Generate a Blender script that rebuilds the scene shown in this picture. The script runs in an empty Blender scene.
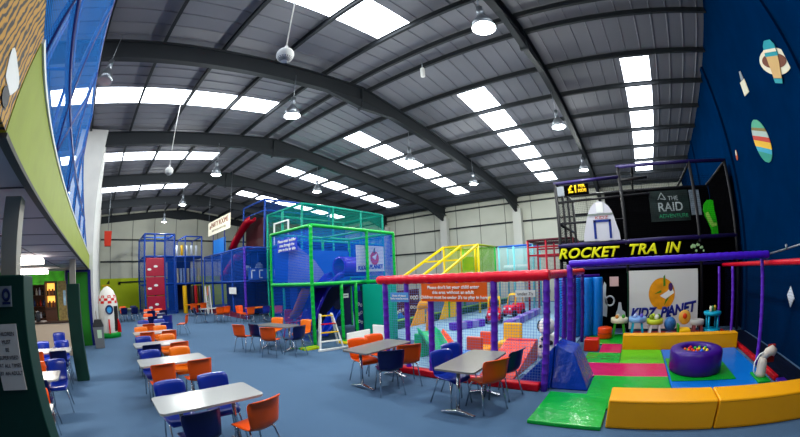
import bpy, math, random
from mathutils import Vector, Matrix
random.seed(7)
S = bpy.context.scene
COL = S.collection
PI = math.pi

# ------------------------------------------------------------------ colours and materials
def lin(h):
    h = h.lstrip('#')
    out = []
    for i in (0, 2, 4):
        c = int(h[i:i+2], 16) / 255
        out.append(c/12.92 if c <= 0.04045 else ((c+0.055)/1.055)**2.4)
    return (*out, 1.0)

MATS = {}
import colorsys
def rich(h):
    """strong toy-shop pigments: push the chroma of already colourful hex values"""
    r, g, b = [int(h.lstrip('#')[i:i+2], 16)/255 for i in (0, 2, 4)]
    H, s_, v = colorsys.rgb_to_hsv(r, g, b)
    if s_ > .35: s_ = min(1, s_*1.22)
    return '#%02x%02x%02x' % tuple(round(c*255) for c in colorsys.hsv_to_rgb(H, s_, v))
def mat(name, hexc, rough=0.5, metal=0.0, noise=None, bump=None, emit=None, coat=0.0, spec=.3, raw=False):
    if name in MATS: return MATS[name]
    if not raw: hexc = rich(hexc)
    m = bpy.data.materials.new(name); m.use_nodes = True
    nt = m.node_tree; b = nt.nodes['Principled BSDF']
    b.inputs['Base Color'].default_value = lin(hexc)
    b.inputs['Roughness'].default_value = rough
    b.inputs['Metallic'].default_value = metal
    if not metal: b.inputs['Specular IOR Level'].default_value = spec
    if coat: b.inputs['Coat Weight'].default_value = coat; b.inputs['Coat Roughness'].default_value = 0.15
    tc = None
    if noise or bump:
        tc = nt.nodes.new('ShaderNodeTexCoord')
    if noise:
        sc, amt = noise
        n = nt.nodes.new('ShaderNodeTexNoise'); n.inputs['Scale'].default_value = sc; n.inputs['Detail'].default_value = 5
        nt.links.new(tc.outputs['Object'], n.inputs['Vector'])
        r = nt.nodes.new('ShaderNodeMapRange'); r.inputs['From Min'].default_value = .3; r.inputs['From Max'].default_value = .7
        r.inputs['To Min'].default_value = 1-amt; r.inputs['To Max'].default_value = 1+amt
        nt.links.new(n.outputs['Fac'], r.inputs['Value'])
        mx = nt.nodes.new('ShaderNodeVectorMath'); mx.operation = 'SCALE'
        mx.inputs[0].default_value = lin(hexc)[:3]
        nt.links.new(r.outputs['Result'], mx.inputs['Scale'])
        nt.links.new(mx.outputs['Vector'], b.inputs['Base Color'])
    if bump:
        sc, st = bump
        n = nt.nodes.new('ShaderNodeTexNoise'); n.inputs['Scale'].default_value = sc; n.inputs['Detail'].default_value = 3
        nt.links.new(tc.outputs['Object'], n.inputs['Vector'])
        bp = nt.nodes.new('ShaderNodeBump'); bp.inputs['Strength'].default_value = st; bp.inputs['Distance'].default_value = .03
        nt.links.new(n.outputs['Fac'], bp.inputs['Height']); nt.links.new(bp.outputs['Normal'], b.inputs['Normal'])
    if emit:
        b.inputs['Emission Color'].default_value = lin(emit[0]); b.inputs['Emission Strength'].default_value = emit[1]
    MATS[name] = m
    return m

def net_mat(name, hexc, axes, cell, frac):
    """knotted netting: strands of two directions, open between them"""
    if name in MATS: return MATS[name]
    m = bpy.data.materials.new(name); m.use_nodes = True
    nt = m.node_tree; b = nt.nodes['Principled BSDF']; out = nt.nodes['Material Output']
    b.inputs['Base Color'].default_value = lin(rich(hexc)); b.inputs['Roughness'].default_value = .8; b.inputs['Specular IOR Level'].default_value = .1
    tc = nt.nodes.new('ShaderNodeTexCoord'); sp = nt.nodes.new('ShaderNodeSeparateXYZ')
    nt.links.new(tc.outputs['Object'], sp.inputs[0])
    hits = []
    for a in axes:
        d = nt.nodes.new('ShaderNodeMath'); d.operation = 'DIVIDE'; d.inputs[1].default_value = cell
        nt.links.new(sp.outputs[a], d.inputs[0])
        f = nt.nodes.new('ShaderNodeMath'); f.operation = 'FRACT'; nt.links.new(d.outputs[0], f.inputs[0])
        l = nt.nodes.new('ShaderNodeMath'); l.operation = 'LESS_THAN'; l.inputs[1].default_value = frac
        nt.links.new(f.outputs[0], l.inputs[0]); hits.append(l)
    mx = nt.nodes.new('ShaderNodeMath'); mx.operation = 'MAXIMUM'
    nt.links.new(hits[0].outputs[0], mx.inputs[0]); nt.links.new(hits[1].outputs[0], mx.inputs[1])
    tr = nt.nodes.new('ShaderNodeBsdfTransparent'); ms = nt.nodes.new('ShaderNodeMixShader')
    nt.links.new(mx.outputs[0], ms.inputs[0]); nt.links.new(tr.outputs[0], ms.inputs[1]); nt.links.new(b.outputs[0], ms.inputs[2])
    nt.links.new(ms.outputs[0], out.inputs['Surface'])
    MATS[name] = m
    return m

def netx(col, hexc, cell=.05, frac=.2): return net_mat('net_%s_x_%g_%g' % (col, cell, frac), hexc, ('Y', 'Z'), cell, frac)
def nety(col, hexc, cell=.05, frac=.2): return net_mat('net_%s_y_%g_%g' % (col, cell, frac), hexc, ('X', 'Z'), cell, frac)
def netz(col, hexc, cell=.05, frac=.2): return net_mat('net_%s_z_%g_%g' % (col, cell, frac), hexc, ('X', 'Y'), cell, frac)

# ------------------------------------------------------------------ mesh building
class MB:
    def __init__(s): s.v = []; s.f = []; s.mi = []; s.sm = []; s.cur = 0
    def add(s, vs, fs, smooth=False):
        b = len(s.v); s.v += [tuple(v) for v in vs]
        for f in fs: s.f.append([b+i for i in f]); s.mi.append(s.cur); s.sm.append(smooth)
        return s
    def hexa(s, p):
        return s.add(p, [(3,2,1,0),(4,5,6,7),(0,1,5,4),(1,2,6,5),(2,3,7,6),(3,0,4,7)])
    def box(s, x0, x1, y0, y1, z0, z1):
        return s.hexa([(x0,y0,z0),(x1,y0,z0),(x1,y1,z0),(x0,y1,z0),(x0,y0,z1),(x1,y0,z1),(x1,y1,z1),(x0,y1,z1)])
    def bar(s, p0, p1, w, h, up=(0,0,1)):
        p0 = Vector(p0); p1 = Vector(p1); d = (p1-p0).normalized(); u = Vector(up)
        sd = d.cross(u).normalized(); u = sd.cross(d).normalized()
        q = []
        for p in (p0, p1):
            for a, b in ((-1,-1),(1,-1),(1,1),(-1,1)): q.append(p + sd*(a*w/2) + u*(b*h/2))
        return s.hexa(q)
    def tube(s, pts, r, n=8, caps=True):
        pts = [Vector(p) for p in pts]; rs = r if isinstance(r, (list, tuple)) else [r]*len(pts)
        vs = []; prev = None
        for i, p in enumerate(pts):
            d = (pts[min(i+1, len(pts)-1)] - pts[max(i-1, 0)]).normalized()
            if prev is None:
                a = Vector((0,0,1)) if abs(d.z) < .9 else Vector((1,0,0))
                sd = d.cross(a).normalized()
            else:
                sd = (prev - d*prev.dot(d)).normalized()
            prev = sd; u = d.cross(sd)
            for k in range(n):
                t = 2*PI*k/n; vs.append(p + (sd*math.cos(t) + u*math.sin(t))*rs[i])
        fs = []
        for i in range(len(pts)-1):
            for k in range(n):
                k2 = (k+1) % n; fs.append((i*n+k, i*n+k2, (i+1)*n+k2, (i+1)*n+k))
        s.add(vs, fs, True)
        if caps:
            b = len(s.v) - len(vs)
            s.f.append([b+k for k in range(n)][::-1]); s.mi.append(s.cur); s.sm.append(False)
            s.f.append([b+(len(pts)-1)*n+k for k in range(n)]); s.mi.append(s.cur); s.sm.append(False)
        return s
    def lathe(s, prof, c=(0,0,0), n=20, M=None):
        c = Vector(c); vs = []; fs = []
        for (r, z) in prof:
            for k in range(n):
                t = 2*PI*k/n; q = Vector((r*math.cos(t), r*math.sin(t), z))
                vs.append(c + (M @ q if M else q))
        for i in range(len(prof)-1):
            for k in range(n):
                k2 = (k+1) % n; fs.append((i*n+k, i*n+k2, (i+1)*n+k2, (i+1)*n+k))
        return s.add(vs, fs, True)
    def ball(s, c, r, n=12, sq=(1,1,1)):
        c = Vector(c); vs = []; fs = []; m = max(4, n//2)
        for i in range(m+1):
            a = PI*i/m
            for k in range(n):
                t = 2*PI*k/n
                vs.append(c + Vector((r*sq[0]*math.sin(a)*math.cos(t), r*sq[1]*math.sin(a)*math.sin(t), -r*sq[2]*math.cos(a))))
        for i in range(m):
            for k in range(n):
                k2 = (k+1) % n; fs.append((i*n+k, i*n+k2, (i+1)*n+k2, (i+1)*n+k))
        return s.add(vs, fs, True)
    def prism(s, poly, off):
        off = Vector(off); n = len(poly); p = [Vector(q) for q in poly]
        vs = p + [q + off for q in p]
        fs = [tuple(range(n))[::-1], tuple(range(n, 2*n))] + [(i, (i+1) % n, n+(i+1) % n, n+i) for i in range(n)]
        return s.add(vs, fs)
    def moved(s, dx, dy):
        s.v = [(x+dx, y+dy, z) for x, y, z in s.v]; return s
    def quad(s, a, b, c, d): return s.add([a, b, c, d], [(0,1,2,3)])
    def build(s, name, mats, parent=None, label=None, bevel=0, seg=2, kind=None, local=False):
        me = bpy.data.meshes.new(name)
        v = s.v
        if parent is not None and not local:
            root = parent
            while root.parent is not None: root = root.parent
            L = root.location; v = [(a-L.x, b-L.y, c-L.z) for a, b, c in v]
        me.from_pydata(v, [], s.f)
        for m in (mats if isinstance(mats, (list, tuple)) else [mats]): me.materials.append(m)
        me.polygons.foreach_set('material_index', s.mi); me.polygons.foreach_set('use_smooth', s.sm)
        me.update()
        import bmesh
        bm = bmesh.new(); bm.from_mesh(me); bmesh.ops.recalc_face_normals(bm, faces=bm.faces); bm.to_mesh(me); bm.free()
        o = bpy.data.objects.new(name, me); COL.objects.link(o)
        if parent is not None: o.parent = parent
        if label: o['label'] = label
        if kind: o['kind'] = kind
        if bevel:
            bv = o.modifiers.new('edge', 'BEVEL'); bv.width = bevel; bv.segments = seg; bv.limit_method = 'ANGLE'; bv.angle_limit = math.radians(40)
            me.polygons.foreach_set('use_smooth', [True]*len(me.polygons))
            wn = o.modifiers.new('wn', 'WEIGHTED_NORMAL')
        return o

def thing(name, label, cat, loc=(0,0,0), group=None):
    o = bpy.data.objects.new(name, None); COL.objects.link(o); o.location = loc
    o.empty_display_size = .1
    o['label'] = label; o['category'] = cat
    if group: o['group'] = group
    return o
def tag(o, label, cat, group=None):
    o['label'] = label; o['category'] = cat
    if group: o['group'] = group
    return o
def struct(o): o['kind'] = 'structure'; return o
def box(name, m, x0, x1, y0, y1, z0, z1, parent=None, label=None, bevel=0, kind=None):
    return MB().box(x0, x1, y0, y1, z0, z1).build(name, m, parent, label, bevel, kind=kind)
def tube(name, m, pts, r, parent=None, n=8, label=None):
    return MB().tube(pts, r, n).build(name, m, parent, label)
def copy_tree(root, loc, rz, label, group=None):
    c = root.copy(); COL.objects.link(c); c.location = loc; c.rotation_euler = (0, 0, rz); c['label'] = label
    if group: c['group'] = group
    for ch in root.children:
        d = ch.copy(); COL.objects.link(d); d.parent = c
        for g in ch.children:
            e = g.copy(); COL.objects.link(e); e.parent = d
    return c

FACE = {'-x': Matrix(((0,0,-1),(-1,0,0),(0,1,0))), '-y': Matrix(((1,0,0),(0,0,-1),(0,1,0))), '+y': Matrix(((-1,0,0),(0,0,1),(0,1,0))), '+x': Matrix(((0,0,1),(1,0,0),(0,1,0)))}
def text(name, body, size, loc, face, m, parent=None, extrude=.003, shear=0, bold=0, wide=1.0, spacing=1.0, tilt=0, line=1.0):
    """lettering laid out word by word, each word a mesh of its own"""
    ls = body.split('\n'); R = FACE[face].to_4x4() @ Matrix.Rotation(tilt, 4, 'Z') @ Matrix.Diagonal((wide, 1, 1, 1))
    L0 = Vector(loc)
    if parent is not None:
        r = parent
        while r.parent is not None: r = r.parent
        L0 = L0 - r.location
    for i, ln in enumerate(ls):
        row = []; x = 0
        for q in ln.split(' '):
            cu = bpy.data.curves.new(name, 'FONT'); cu.body = q; cu.size = size; cu.extrude = extrude; cu.shear = shear
            cu.bevel_depth = bold; cu.bevel_resolution = 0; cu.align_x = 'LEFT'; cu.align_y = 'CENTER'; cu.space_character = spacing
            o = bpy.data.objects.new(name, cu); COL.objects.link(o)
            dg = bpy.context.evaluated_depsgraph_get()
            me = bpy.data.meshes.new_from_object(o.evaluated_get(dg), depsgraph=dg); me.name = name
            bpy.data.objects.remove(o); bpy.data.curves.remove(cu)
            me.materials.clear(); me.materials.append(m)
            xs = [v.co.x for v in me.vertices]; row.append((me, x - min(xs))); x += max(xs)-min(xs) + size*.3
        x -= size*.3
        for me, dx in row:
            o = bpy.data.objects.new(name, me); COL.objects.link(o)
            if parent is not None: o.parent = parent
            o.matrix_local = Matrix.Translation(L0) @ R @ Matrix.Translation((dx - x/2, ((len(ls)-1)/2-i)*size*1.05*line, 0))

# shared materials
STEEL = mat('galvanised_steel', '#8d9298', .4, .8)
CHROME = mat('chrome', '#c9ccd0', .22, 1.0)
WHITE = mat('white_paint', '#e6e6e2', .5)
BLACK = mat('black_paint', '#101114', .5)
BEAM = mat('dark_grey_steel_paint', '#25292d', .7)
PURPLE = mat('purple_vinyl', '#6d40b4', .35, bump=(14, .15))
DPURPLE = mat('deep_purple_vinyl', '#43207a', .35, bump=(9, .2))
GREENP = mat('green_vinyl', '#22b455', .35, bump=(14, .1))
LIMEM = mat('bright_green_mat', '#14a840', .2, bump=(5, .7), spec=.5)
BLUEV = mat('blue_vinyl', '#1c3f96', .3, bump=(5, .25))
SKYV = mat('bright_blue_vinyl', '#0b74c8', .35, bump=(5, .2))
REDV = mat('red_vinyl', '#d5243a', .35, bump=(10, .2))
YELV = mat('yellow_vinyl', '#f2a400', .4, bump=(6, .15))
YELP = mat('yellow_plastic', '#f4c520', .35)
PINKM = mat('pink_mat', '#d02a72', .2, bump=(5, .7), spec=.5)
ORANGEP = mat('orange_plastic', '#f05a08', .35)
BLUEP = mat('navy_blue_plastic', '#1f3c92', .3, spec=.5)
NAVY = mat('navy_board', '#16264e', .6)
LETTER = mat('white_lettering', '#f3f1ea', .5)

# ------------------------------------------------------------------ room
FR = [1.7, 7.65, 13.6, 19.6, 25.6, 31.45]      # portal frames
XR, XW, XE = 7.6, 22.6, -7.5
Y0, Y1 = -4.3, 31.6
def rz(x, off=0): return 8.95 - off - .108*abs(x-XR)

carpet = mat('blue_carpet', '#496684', .95, raw=True, noise=(160, .35), bump=(220, .25))
struct(MB().box(XE, XW, Y0, Y1, -.12, 0).build('floor', carpet))
clad = mat('pale_wall_cladding', '#c4c4b6', .7, noise=(.6, .06))
struct(MB().box(XW, XW+.15, Y0-.15, Y1+.15, 0, rz(XW)+.3).build('wall_right', clad))
struct(MB().box(XE-.15, XE, Y0-.15, Y1+.15, 0, rz(XE)+.3).build('wall_left', clad))
gw = mat('dark_blue_wall', '#001f42', 1.0, noise=(1.3, .12), spec=0)
def gable(y, th, m, name):
    b = MB(); b.prism([(XE,y,0),(XW,y,0),(XW,y,rz(XW)+.1),(XR,y,rz(XR)+.1),(XE,y,rz(XE)+.1)], (0,th,0))
    return struct(b.build(name, m))
gable(Y0, -.15, gw, 'wall_front')
gable(Y1, .15, clad, 'wall_back')
# lime dado band on the far gable
struct(box('trim_1', mat('lime_paint', '#b8c62c', .6), -.45, XW, Y1-.02, Y1, 0, 2.7))
# girts on the far gable and side wall
b = MB()
for z in (4.1, 5.95): b.box(-.4, XW, Y1-.12, Y1-.01, z-.06, z+.06)
struct(b.build('trim_2', BEAM))
b = MB()
for z in (3.8, 5.45, 6.8): b.box(XW-.12, XW-.01, Y0+.1, Y1-.1, z-.05, z+.05)
struct(b.build('trim_3', BEAM))
# cladding joints
b = MB()
for i in range(18): 
    y = Y0 + 1.0 + i*2.0
    b.box(XW-.03, XW-.005, y-.02, y+.02, 0, rz(XW)-.1)
for i in range(10):
    x = 0.6 + i*2.2
    b.box(x-.03, x+.03, Y1-.05, Y1-.025, 2.7, rz(x)-.1)
struct(b.build('trim_4', mat('cladding_joint', '#7f8078', .7)))
# pilasters on the dark blue gable
for i, x in enumerate((-1.2, 4.9, 11.05, 17.0)):
    struct(box('trim_%d' % (5+i), gw, x-.14, x+.14, Y0, Y0+.1, 0, rz(x)-.05))

# roof sheets with standing ribs, rooflights
sheet = mat('grey_roof_sheet', '#72727a', .6, noise=(.5, .07))
STRIPS = [(-2.1, -1.0), (4.15, 5.3), (10.4, 11.5), (16.6, 17.75), (22.9, 24.05)]
def roof_piece(b, xa, xb, ya, yb):
    rib = .03; n = max(1, round((yb-ya)/.5)); st = (yb-ya)/n
    prof = []
    for k in range(n):
        y = ya + k*st
        prof += [(y, 0), (y+st*.5-.024, 0), (y+st*.5-.012, rib), (y+st*.5+.012, rib), (y+st*.5+.024, 0)]
    prof.append((yb, 0))
    vs = []
    for (y, d) in prof:
        vs += [(xa, y, rz(xa)-d), (xb, y, rz(xb)-d)]
    b.add(vs, [(2*i, 2*i+1, 2*i+3, 2*i+2) for i in range(len(prof)-1)])
b = MB()
for side, x_out, sx0, sx1 in ((1, XW+.1, 10.25, 20.8), (-1, XE-.1, 5.95, -6.6)):
    y = Y0
    for (a, c) in STRIPS + [(Y1, Y1)]:
        if a > y: roof_piece(b, XR, x_out, y, a)
        if c > a:
            roof_piece(b, XR, sx0, a, c); roof_piece(b, sx1, x_out, a, c)
        y = c
struct(b.build('ceiling', sheet))
skym = mat('translucent_rooflight', '#f4f7fa', .5, emit=('#eef5ff', 8))
n = 0
for side, sx0, sx1 in ((1, 10.25, 20.8), (-1, 5.95, -6.6)):
    for (a, c) in STRIPS:
        n += 1
        MB().quad((sx0, a, rz(sx0)+.01), (sx1, a, rz(sx1)+.01), (sx1, c, rz(sx1)+.01), (sx0, c, rz(sx0)+.01)).build('window_%d' % n, skym, kind='structure')
# purlins (each one a run of the hall)
px = [7.2, 8.0] + [8.0+1.77*k + .1 for k in range(1, 9)] + [7.2-1.3-1.8*k for k in range(0, 7)]
for x in px:
    b = MB(); w = .09; zt = rz(x)-.05
    b.box(x-w/2, x+w/2, Y0+.02, Y1-.02, zt-.03, zt); b.box(x-.015, x+.015, Y0+.02, Y1-.02, zt-.155, zt-.03); b.box(x-w/2, x+w/2, Y0+.02, Y1-.02, zt-.17, zt-.155)
    struct(b.build('roof_beam', BEAM))
# portal rafters with haunches
for y in FR:
    b = MB(); w = .2
    for (xa, xb) in ((XR, XW-.1), (XR, XE+.1)):
        for (o0, o1, ww) in ((.22, .26, w), (.26, .76, .03), (.76, .8, w)):
            b.hexa([(xa, y-ww/2, rz(xa, o1)), (xb, y-ww/2, rz(xb, o1)), (xb, y+ww/2, rz(xb, o1)), (xa, y+ww/2, rz(xa, o1)),
                    (xa, y-ww/2, rz(xa, o0)), (xb, y-ww/2, rz(xb, o0)), (xb, y+ww/2, rz(xb, o0)), (xa, y+ww/2, rz(xa, o0))])
        s = 1 if xb > xa else -1
        b.prism([(XR, y-.08, rz(XR,.8)), (XR+s*1.6, y-.08, rz(XR+s*1.6,.8)), (XR, y-.08, rz(XR, 1.12))], (0, .16, 0))
        b.prism([(xb-s*2.6, y-.08, rz(xb-s*2.6,.8)), (xb-s*.3, y-.08, rz(xb,.8)), (xb-s*.3, y-.08, rz(xb, 1.3))], (0, .16, 0))
    b.box(XR-.03, XR+.03, y-.12, y+.12, rz(XR, 1.16), rz(XR, .3))
    struct(b.build('roof_beam', BEAM))
colm = mat('pale_column_casing', '#c9c8bf', .7)
for y in FR[:-1]:
    struct(box('column', colm, XW-.5, XW-.13, y-.3, y+.3, 0, rz(XW, 1.0)))

# white partition wall at the end of the mezzanine
pw = mat('white_partition', '#d6d5cf', .7, noise=(2, .05))
struct(box('wall_partition', pw, -1.75, -.5, 13.36, Y1-.2, 0, 7.86))

# ------------------------------------------------------------------ mezzanine over the cafe
lime = mat('lime_fascia', '#8f9a3c', .6, noise=(5, .06))
soff = mat('grey_soffit_board', '#b0aab4', .8, noise=(.8, .05))
b = MB().box(XE, -.72, Y0, 13.6, 2.72, 3.05)
struct(b.build('ceiling_mezzanine', soff))
b = MB()
for i in range(14): b.box(XE, -.72, -3.3+i*1.2-.01, -3.3+i*1.2+.01, 2.712, 2.722)
for x in (-1.9, -3.1, -4.3): b.box(x-.012, x+.012, Y0, 13.6, 2.71, 2.722)
struct(b.build('trim_9', mat('soffit_joint', '#6b6771', .8)))
struct(box('trim_10', lime, -.72, -.66, 1.55, 13.35, 2.66, 3.14))
struct(box('trim_11', WHITE, -.72, -.645, 1.55, 13.6, 3.14, 3.165))
struct(box('trim_12', mat('fascia_edge', '#56544f', .7), -.72, -.65, 1.55, 13.6, 2.635, 2.66))

# camouflage style panel at the near end of the fascia
t = thing('tiger_stripe_wall_art', 'orange brown board with black scribbled stripes at the near end of the lime fascia', 'wall art', (-.7, .3, 2.66))
tm = bpy.data.materials.new('orange_black_scribble'); tm.use_nodes = True
nt = tm.node_tree; bs = nt.nodes['Principled BSDF']; bs.inputs['Roughness'].default_value = .6
tc = nt.nodes.new('ShaderNodeTexCoord'); wv = nt.nodes.new('ShaderNodeTexWave'); wv.wave_type = 'BANDS'; wv.bands_direction = 'Y'
wv.inputs['Scale'].default_value = 6; wv.inputs['Distortion'].default_value = 6; wv.inputs['Detail'].default_value = 4; wv.inputs['Detail Scale'].default_value = 2.6
cr = nt.nodes.new('ShaderNodeValToRGB'); cr.color_ramp.elements[0].position = .22; cr.color_ramp.elements[0].color = lin('#1c1003'); cr.color_ramp.elements[1].position = .5; cr.color_ramp.elements[1].color = lin('#bd8608')
nt.links.new(tc.outputs['Object'], wv.inputs['Vector']); nt.links.new(wv.outputs['Fac'], cr.inputs[0]); nt.links.new(cr.outputs[0], bs.inputs['Base Color'])
box('board', tm, -.72, -.66, -.9, 1.53, 2.66, 3.165, t)
b = MB()
pts = [(-.655, 1.33+.14*math.cos(a)*(1+.2*math.sin(3*a)), 2.82+.07*math.sin(a)*(1+.25*math.cos(2*a))) for a in [2*PI*k/20 for k in range(20)]]
b.prism(pts, (-.006, 0, 0)); b.build('white_patch', WHITE, t, 'white furry patch painted on the board')
b = MB()
pts = [(-.652, 1.35+.07*math.cos(a), 2.73+.035*math.sin(a)) for a in [2*PI*k/14 for k in range(14)]]
b.prism(pts, (-.006, 0, 0)); b.build('black_patch', BLACK, t)

# netting and rails above the fascia
t = thing('mezzanine_net_guard', 'blue netting guard with dark blue posts above the lime fascia', 'safety net', (-.68, 1.6, 3.165))
navyp = mat('navy_pad', '#13236b', .45)
MB().add([(-.68,-.9,3.17),(-.68,11.9,3.17),(-.68,9.8,3.75),(-.68,6.6,4.35),(-.68,6.3,5.05),(-.68,-.9,4.98)], [(0,1,2,3,4,5)]).build('net_panel', netx('azure', '#3f9aec', .024, .2), t)
tube('rail', navyp, [(-.7,-.8,3.72),(-.7,9.0,3.72)], .04, t)
tube('rail', navyp, [(-.7,-.8,5.0),(-.7,6.3,5.06)], .03, t)
tube('rail', navyp, [(-.7,6.3,5.06),(-.7,6.6,4.35),(-.7,9.8,3.75),(-.7,11.9,3.2)], .025, t)
for y, z in ((1.75,5.0),(3.3,5.0),(4.8,5.02),(6.3,5.05),(8.0,4.08),(9.8,3.75)):
    tube('post', navyp, [(-.7,y,3.17),(-.7,y,z)], .035, t)
tube('brace', navyp, [(-.7,3.3,3.17),(-.7,4.8,4.6)], .03, t)
tube('brace', navyp, [(-.7,4.8,3.17),(-.7,6.3,4.4)], .03, t)
# play modules on the mezzanine behind the net
t = thing('mezzanine_play_frame', 'dark blue play frame with maroon pads standing on the mezzanine behind the net', 'play frame', (-2.6, 2.5, 3.05))
for x in (-3.2, -1.6):
    for y in (2.2, 4.4, 6.6): tube('post', navyp, [(x,y,3.05),(x,y,6.2)], .045, t)
for z in (4.4, 6.2):
    for x in (-3.2, -1.6): tube('rail', navyp, [(x,2.2,z),(x,6.6,z)], .04, t)
    for y in (2.2, 6.6): tube('rail', navyp, [(-3.2,y,z),(-1.6,y,z)], .04, t)
box('pad', mat('maroon_pad', '#54101c', .5), -3.1, -1.7, 2.3, 2.4, 5.2, 6.1, t)
box('pad', mat('navy_pad_panel', '#12204c', .5), -3.15, -3.05, 4.5, 6.5, 3.1, 4.3, t)

# steel posts with their dark green boxed casings
dg = mat('dark_green_board', '#08322a', .6, noise=(3, .1))
for i, (y, lab) in enumerate(((2.5, 'dark green boxed post carrying the white notice at the cafe edge'), (8.17, 'dark green boxed post standing alone between cafe and hall'))):
    t = thing('post_casing', lab, 'post', (-.86, y+.17, 0), 'dark green post casings')
    box('casing', dg, -1.03 if i else -1.75, -.69, y, y+.34, 0, 2.1, t, bevel=.012)
    box('post', mat('beige_steel_post', '#a5a196', .6), -.95, -.79, y+.09, y+.25, 2.1, 2.63, t, 'grey beige steel post above the casing')
t = thing('notice_sign', 'white paper notice with rows of dark text on the near green post', 'notice', (-.9, 2.49, 1.42))
box('sheet', mat('notice_paper', '#c9c5bd', .7), -1.02, -.785, 2.485, 2.497, 1.36, 1.79, t)
text('lettering', 'CHILDREN\nMUST\nBE\nSUPERVISED\nAT ALL TIMES\nBY AN ADULT', .036, (-.9, 2.484, 1.6), '-y', mat('dark_print', '#2d1c1c', .6), t, .001, line=1.35)
t = thing('logo_sign', 'small white emblem sticker on the dark green post above the notice', 'sign', (-.88, 2.49, 1.9))
box('plate', mat('sticker_grey', '#7d858a', .6), -.96, -.81, 2.488, 2.498, 1.9, 2.03, t)
b = MB(); b.lathe([(.02,0),(.042,0),(.042,.004),(.02,.004),(.02,0)], (-.86, 2.487, 1.975), 16, Matrix.Rotation(PI/2, 3, 'X')); b.box(-.90,-.82,2.482,2.487,1.915,1.93)
b.build('emblem', NAVY, t)

# cafe: counter, shelves, mural wall, strip light
struct(box('wall_cafe', mat('green_mural_paint', '#3f8a22', .7, noise=(2.2, .5)), XE, -1.8, 15.6, 15.75, 0, 2.72))
t = thing('cafe_counter', 'cream fronted cafe counter with a dark worktop behind the blue chairs', 'counter', (-3.4, 11.6, 0))
box('front_panel', mat('cream_laminate', '#cdb9a2', .5), -6.4, -1.36, 11.5, 12.1, 0, 1.0, t, bevel=.01)
box('worktop', mat('dark_worktop', '#3b2c25', .4), -6.45, -1.34, 11.45, 12.15, 1.0, 1.05, t, bevel=.008)
t = thing('display_cabinet', 'glowing glass display cabinet of snacks standing on the cafe counter', 'display cabinet', (-2.1, 11.8, 1.05))
wood = mat('brown_wood', '#4b2f20', .5)
b = MB(); b.box(-2.36,-2.32,11.65,12.05,1.45,2.2); b.box(-1.94,-1.9,11.65,12.05,1.45,2.2); b.box(-2.36,-1.9,12.03,12.07,1.45,2.2); b.box(-2.36,-1.9,11.65,12.07,2.2,2.24); b.box(-2.36,-1.9,11.65,12.07,1.42,1.46); b.box(-2.33,-1.93,11.7,12.03,1.8,1.82)
b.box(-2.36,-1.9,11.7,12.05,1.05,1.42)
b.build('case', wood, t)
box('light_panel', mat('warm_lit_panel', '#ffd890', .5, emit=('#ffb44a', 1.6)), -2.31, -1.95, 12.015, 12.028, 1.48, 2.18, t)
snack = [mat('snack_%d' % i, h, .5) for i, h in enumerate(('#8a4a1c', '#3b2413', '#c08030', '#6d2a1a'))]
for r in range(2):
    for k in range(5):
        box('snack_box', snack[(k+r) % 4], -2.29+k*.07, -2.235+k*.07, 11.8, 11.9, 1.46+r*.36, 1.6+r*.36+.05*(k % 2), t)
t = thing('kiosk_panel', 'tall mottled tan menu panel beside the display cabinet on the counter', 'panel', (-1.66, 11.8, 1.05))
box('board', mat('mottled_tan', '#8b7b52', .6, noise=(14, .4)), -1.84, -1.5, 11.75, 11.82, 1.05, 2.24, t)
box('picture', mat('pale_blue_print', '#9fc0d4', .6, noise=(9, .3)), -1.62, -1.52, 11.738, 11.748, 1.5, 1.95, t)
t = thing('back_bar_shelf', 'dark wooden back bar shelving behind the cafe counter', 'shelves', (-3.6, 13.5, 0))
b = MB(); b.box(-5.6,-2.4,13.6,13.65,0,2.15)
b.build('back_panel', wood, t)
for x in (-5.6, -4.5, -3.4, -2.44): box('upright', wood, x, x+.04, 13.3, 13.6, 0, 2.15, t)
for z in (1.0, 1.4, 1.78, 2.13): box('shelf', wood, -5.56, -2.44, 13.28, 13.6, z, z+.03, t)
bc = [mat('bottle_%d' % i, h, .25) for i, h in enumerate(('#c8c9d6', '#6a3a20', '#1c1712', '#b03a2a', '#d8d2c0', '#2d3a60'))]
bl = ['clear', 'amber', 'black', 'red', 'cream', 'navy blue']
for r, z in enumerate((1.03, 1.43, 1.81)):
    for k in range(9):
        x = -3.84 + k*.148 + (.02 if r % 2 else 0); i = (k*2+r*3) % 6; hh = .2 + .03*((k+r) % 3)
        if -3.47 < x < -3.29 or -4.57 < x < -4.39 or x > -2.5: continue
        b = MB(); b.lathe([(0,0),(.045,0),(.048,.02),(.048,hh*.6),(.018,hh*.78),(.018,hh),(0,hh)], (x, 13.45, z+.001), 10)
        o = b.build('bottle', bc[i])
        tag(o, '%s bottle on the %s shelf of the back bar' % (bl[i], ('lower', 'middle', 'upper')[r]), 'bottle', '%s bottles on the %s back bar shelf' % (bl[i], ('lower', 'middle', 'upper')[r]))
for k, (x, h, c) in enumerate(((-3.0, .22, '#cfd2d6'), (-2.72, .3, '#3a3d44'), (-3.35, .26, '#7b5a3a'))):
    o = MB().lathe([(0,0),(.09,0),(.1,h*.7),(.07,h),(0,h)], (x, 11.8, 1.051), 14).build('coffee_machine' if k == 1 else 'jar', mat('counter_jar_%d' % k, c, .35))
    tag(o, ('pale jar standing on the cafe counter', 'dark drinks machine standing on the cafe counter', 'brown jar at the far end of the counter items')[k], 'jar' if k != 1 else 'machine')
lm = mat('lit_diffuser', '#ffffff', .4, emit=('#fff6e8', 16))
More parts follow.
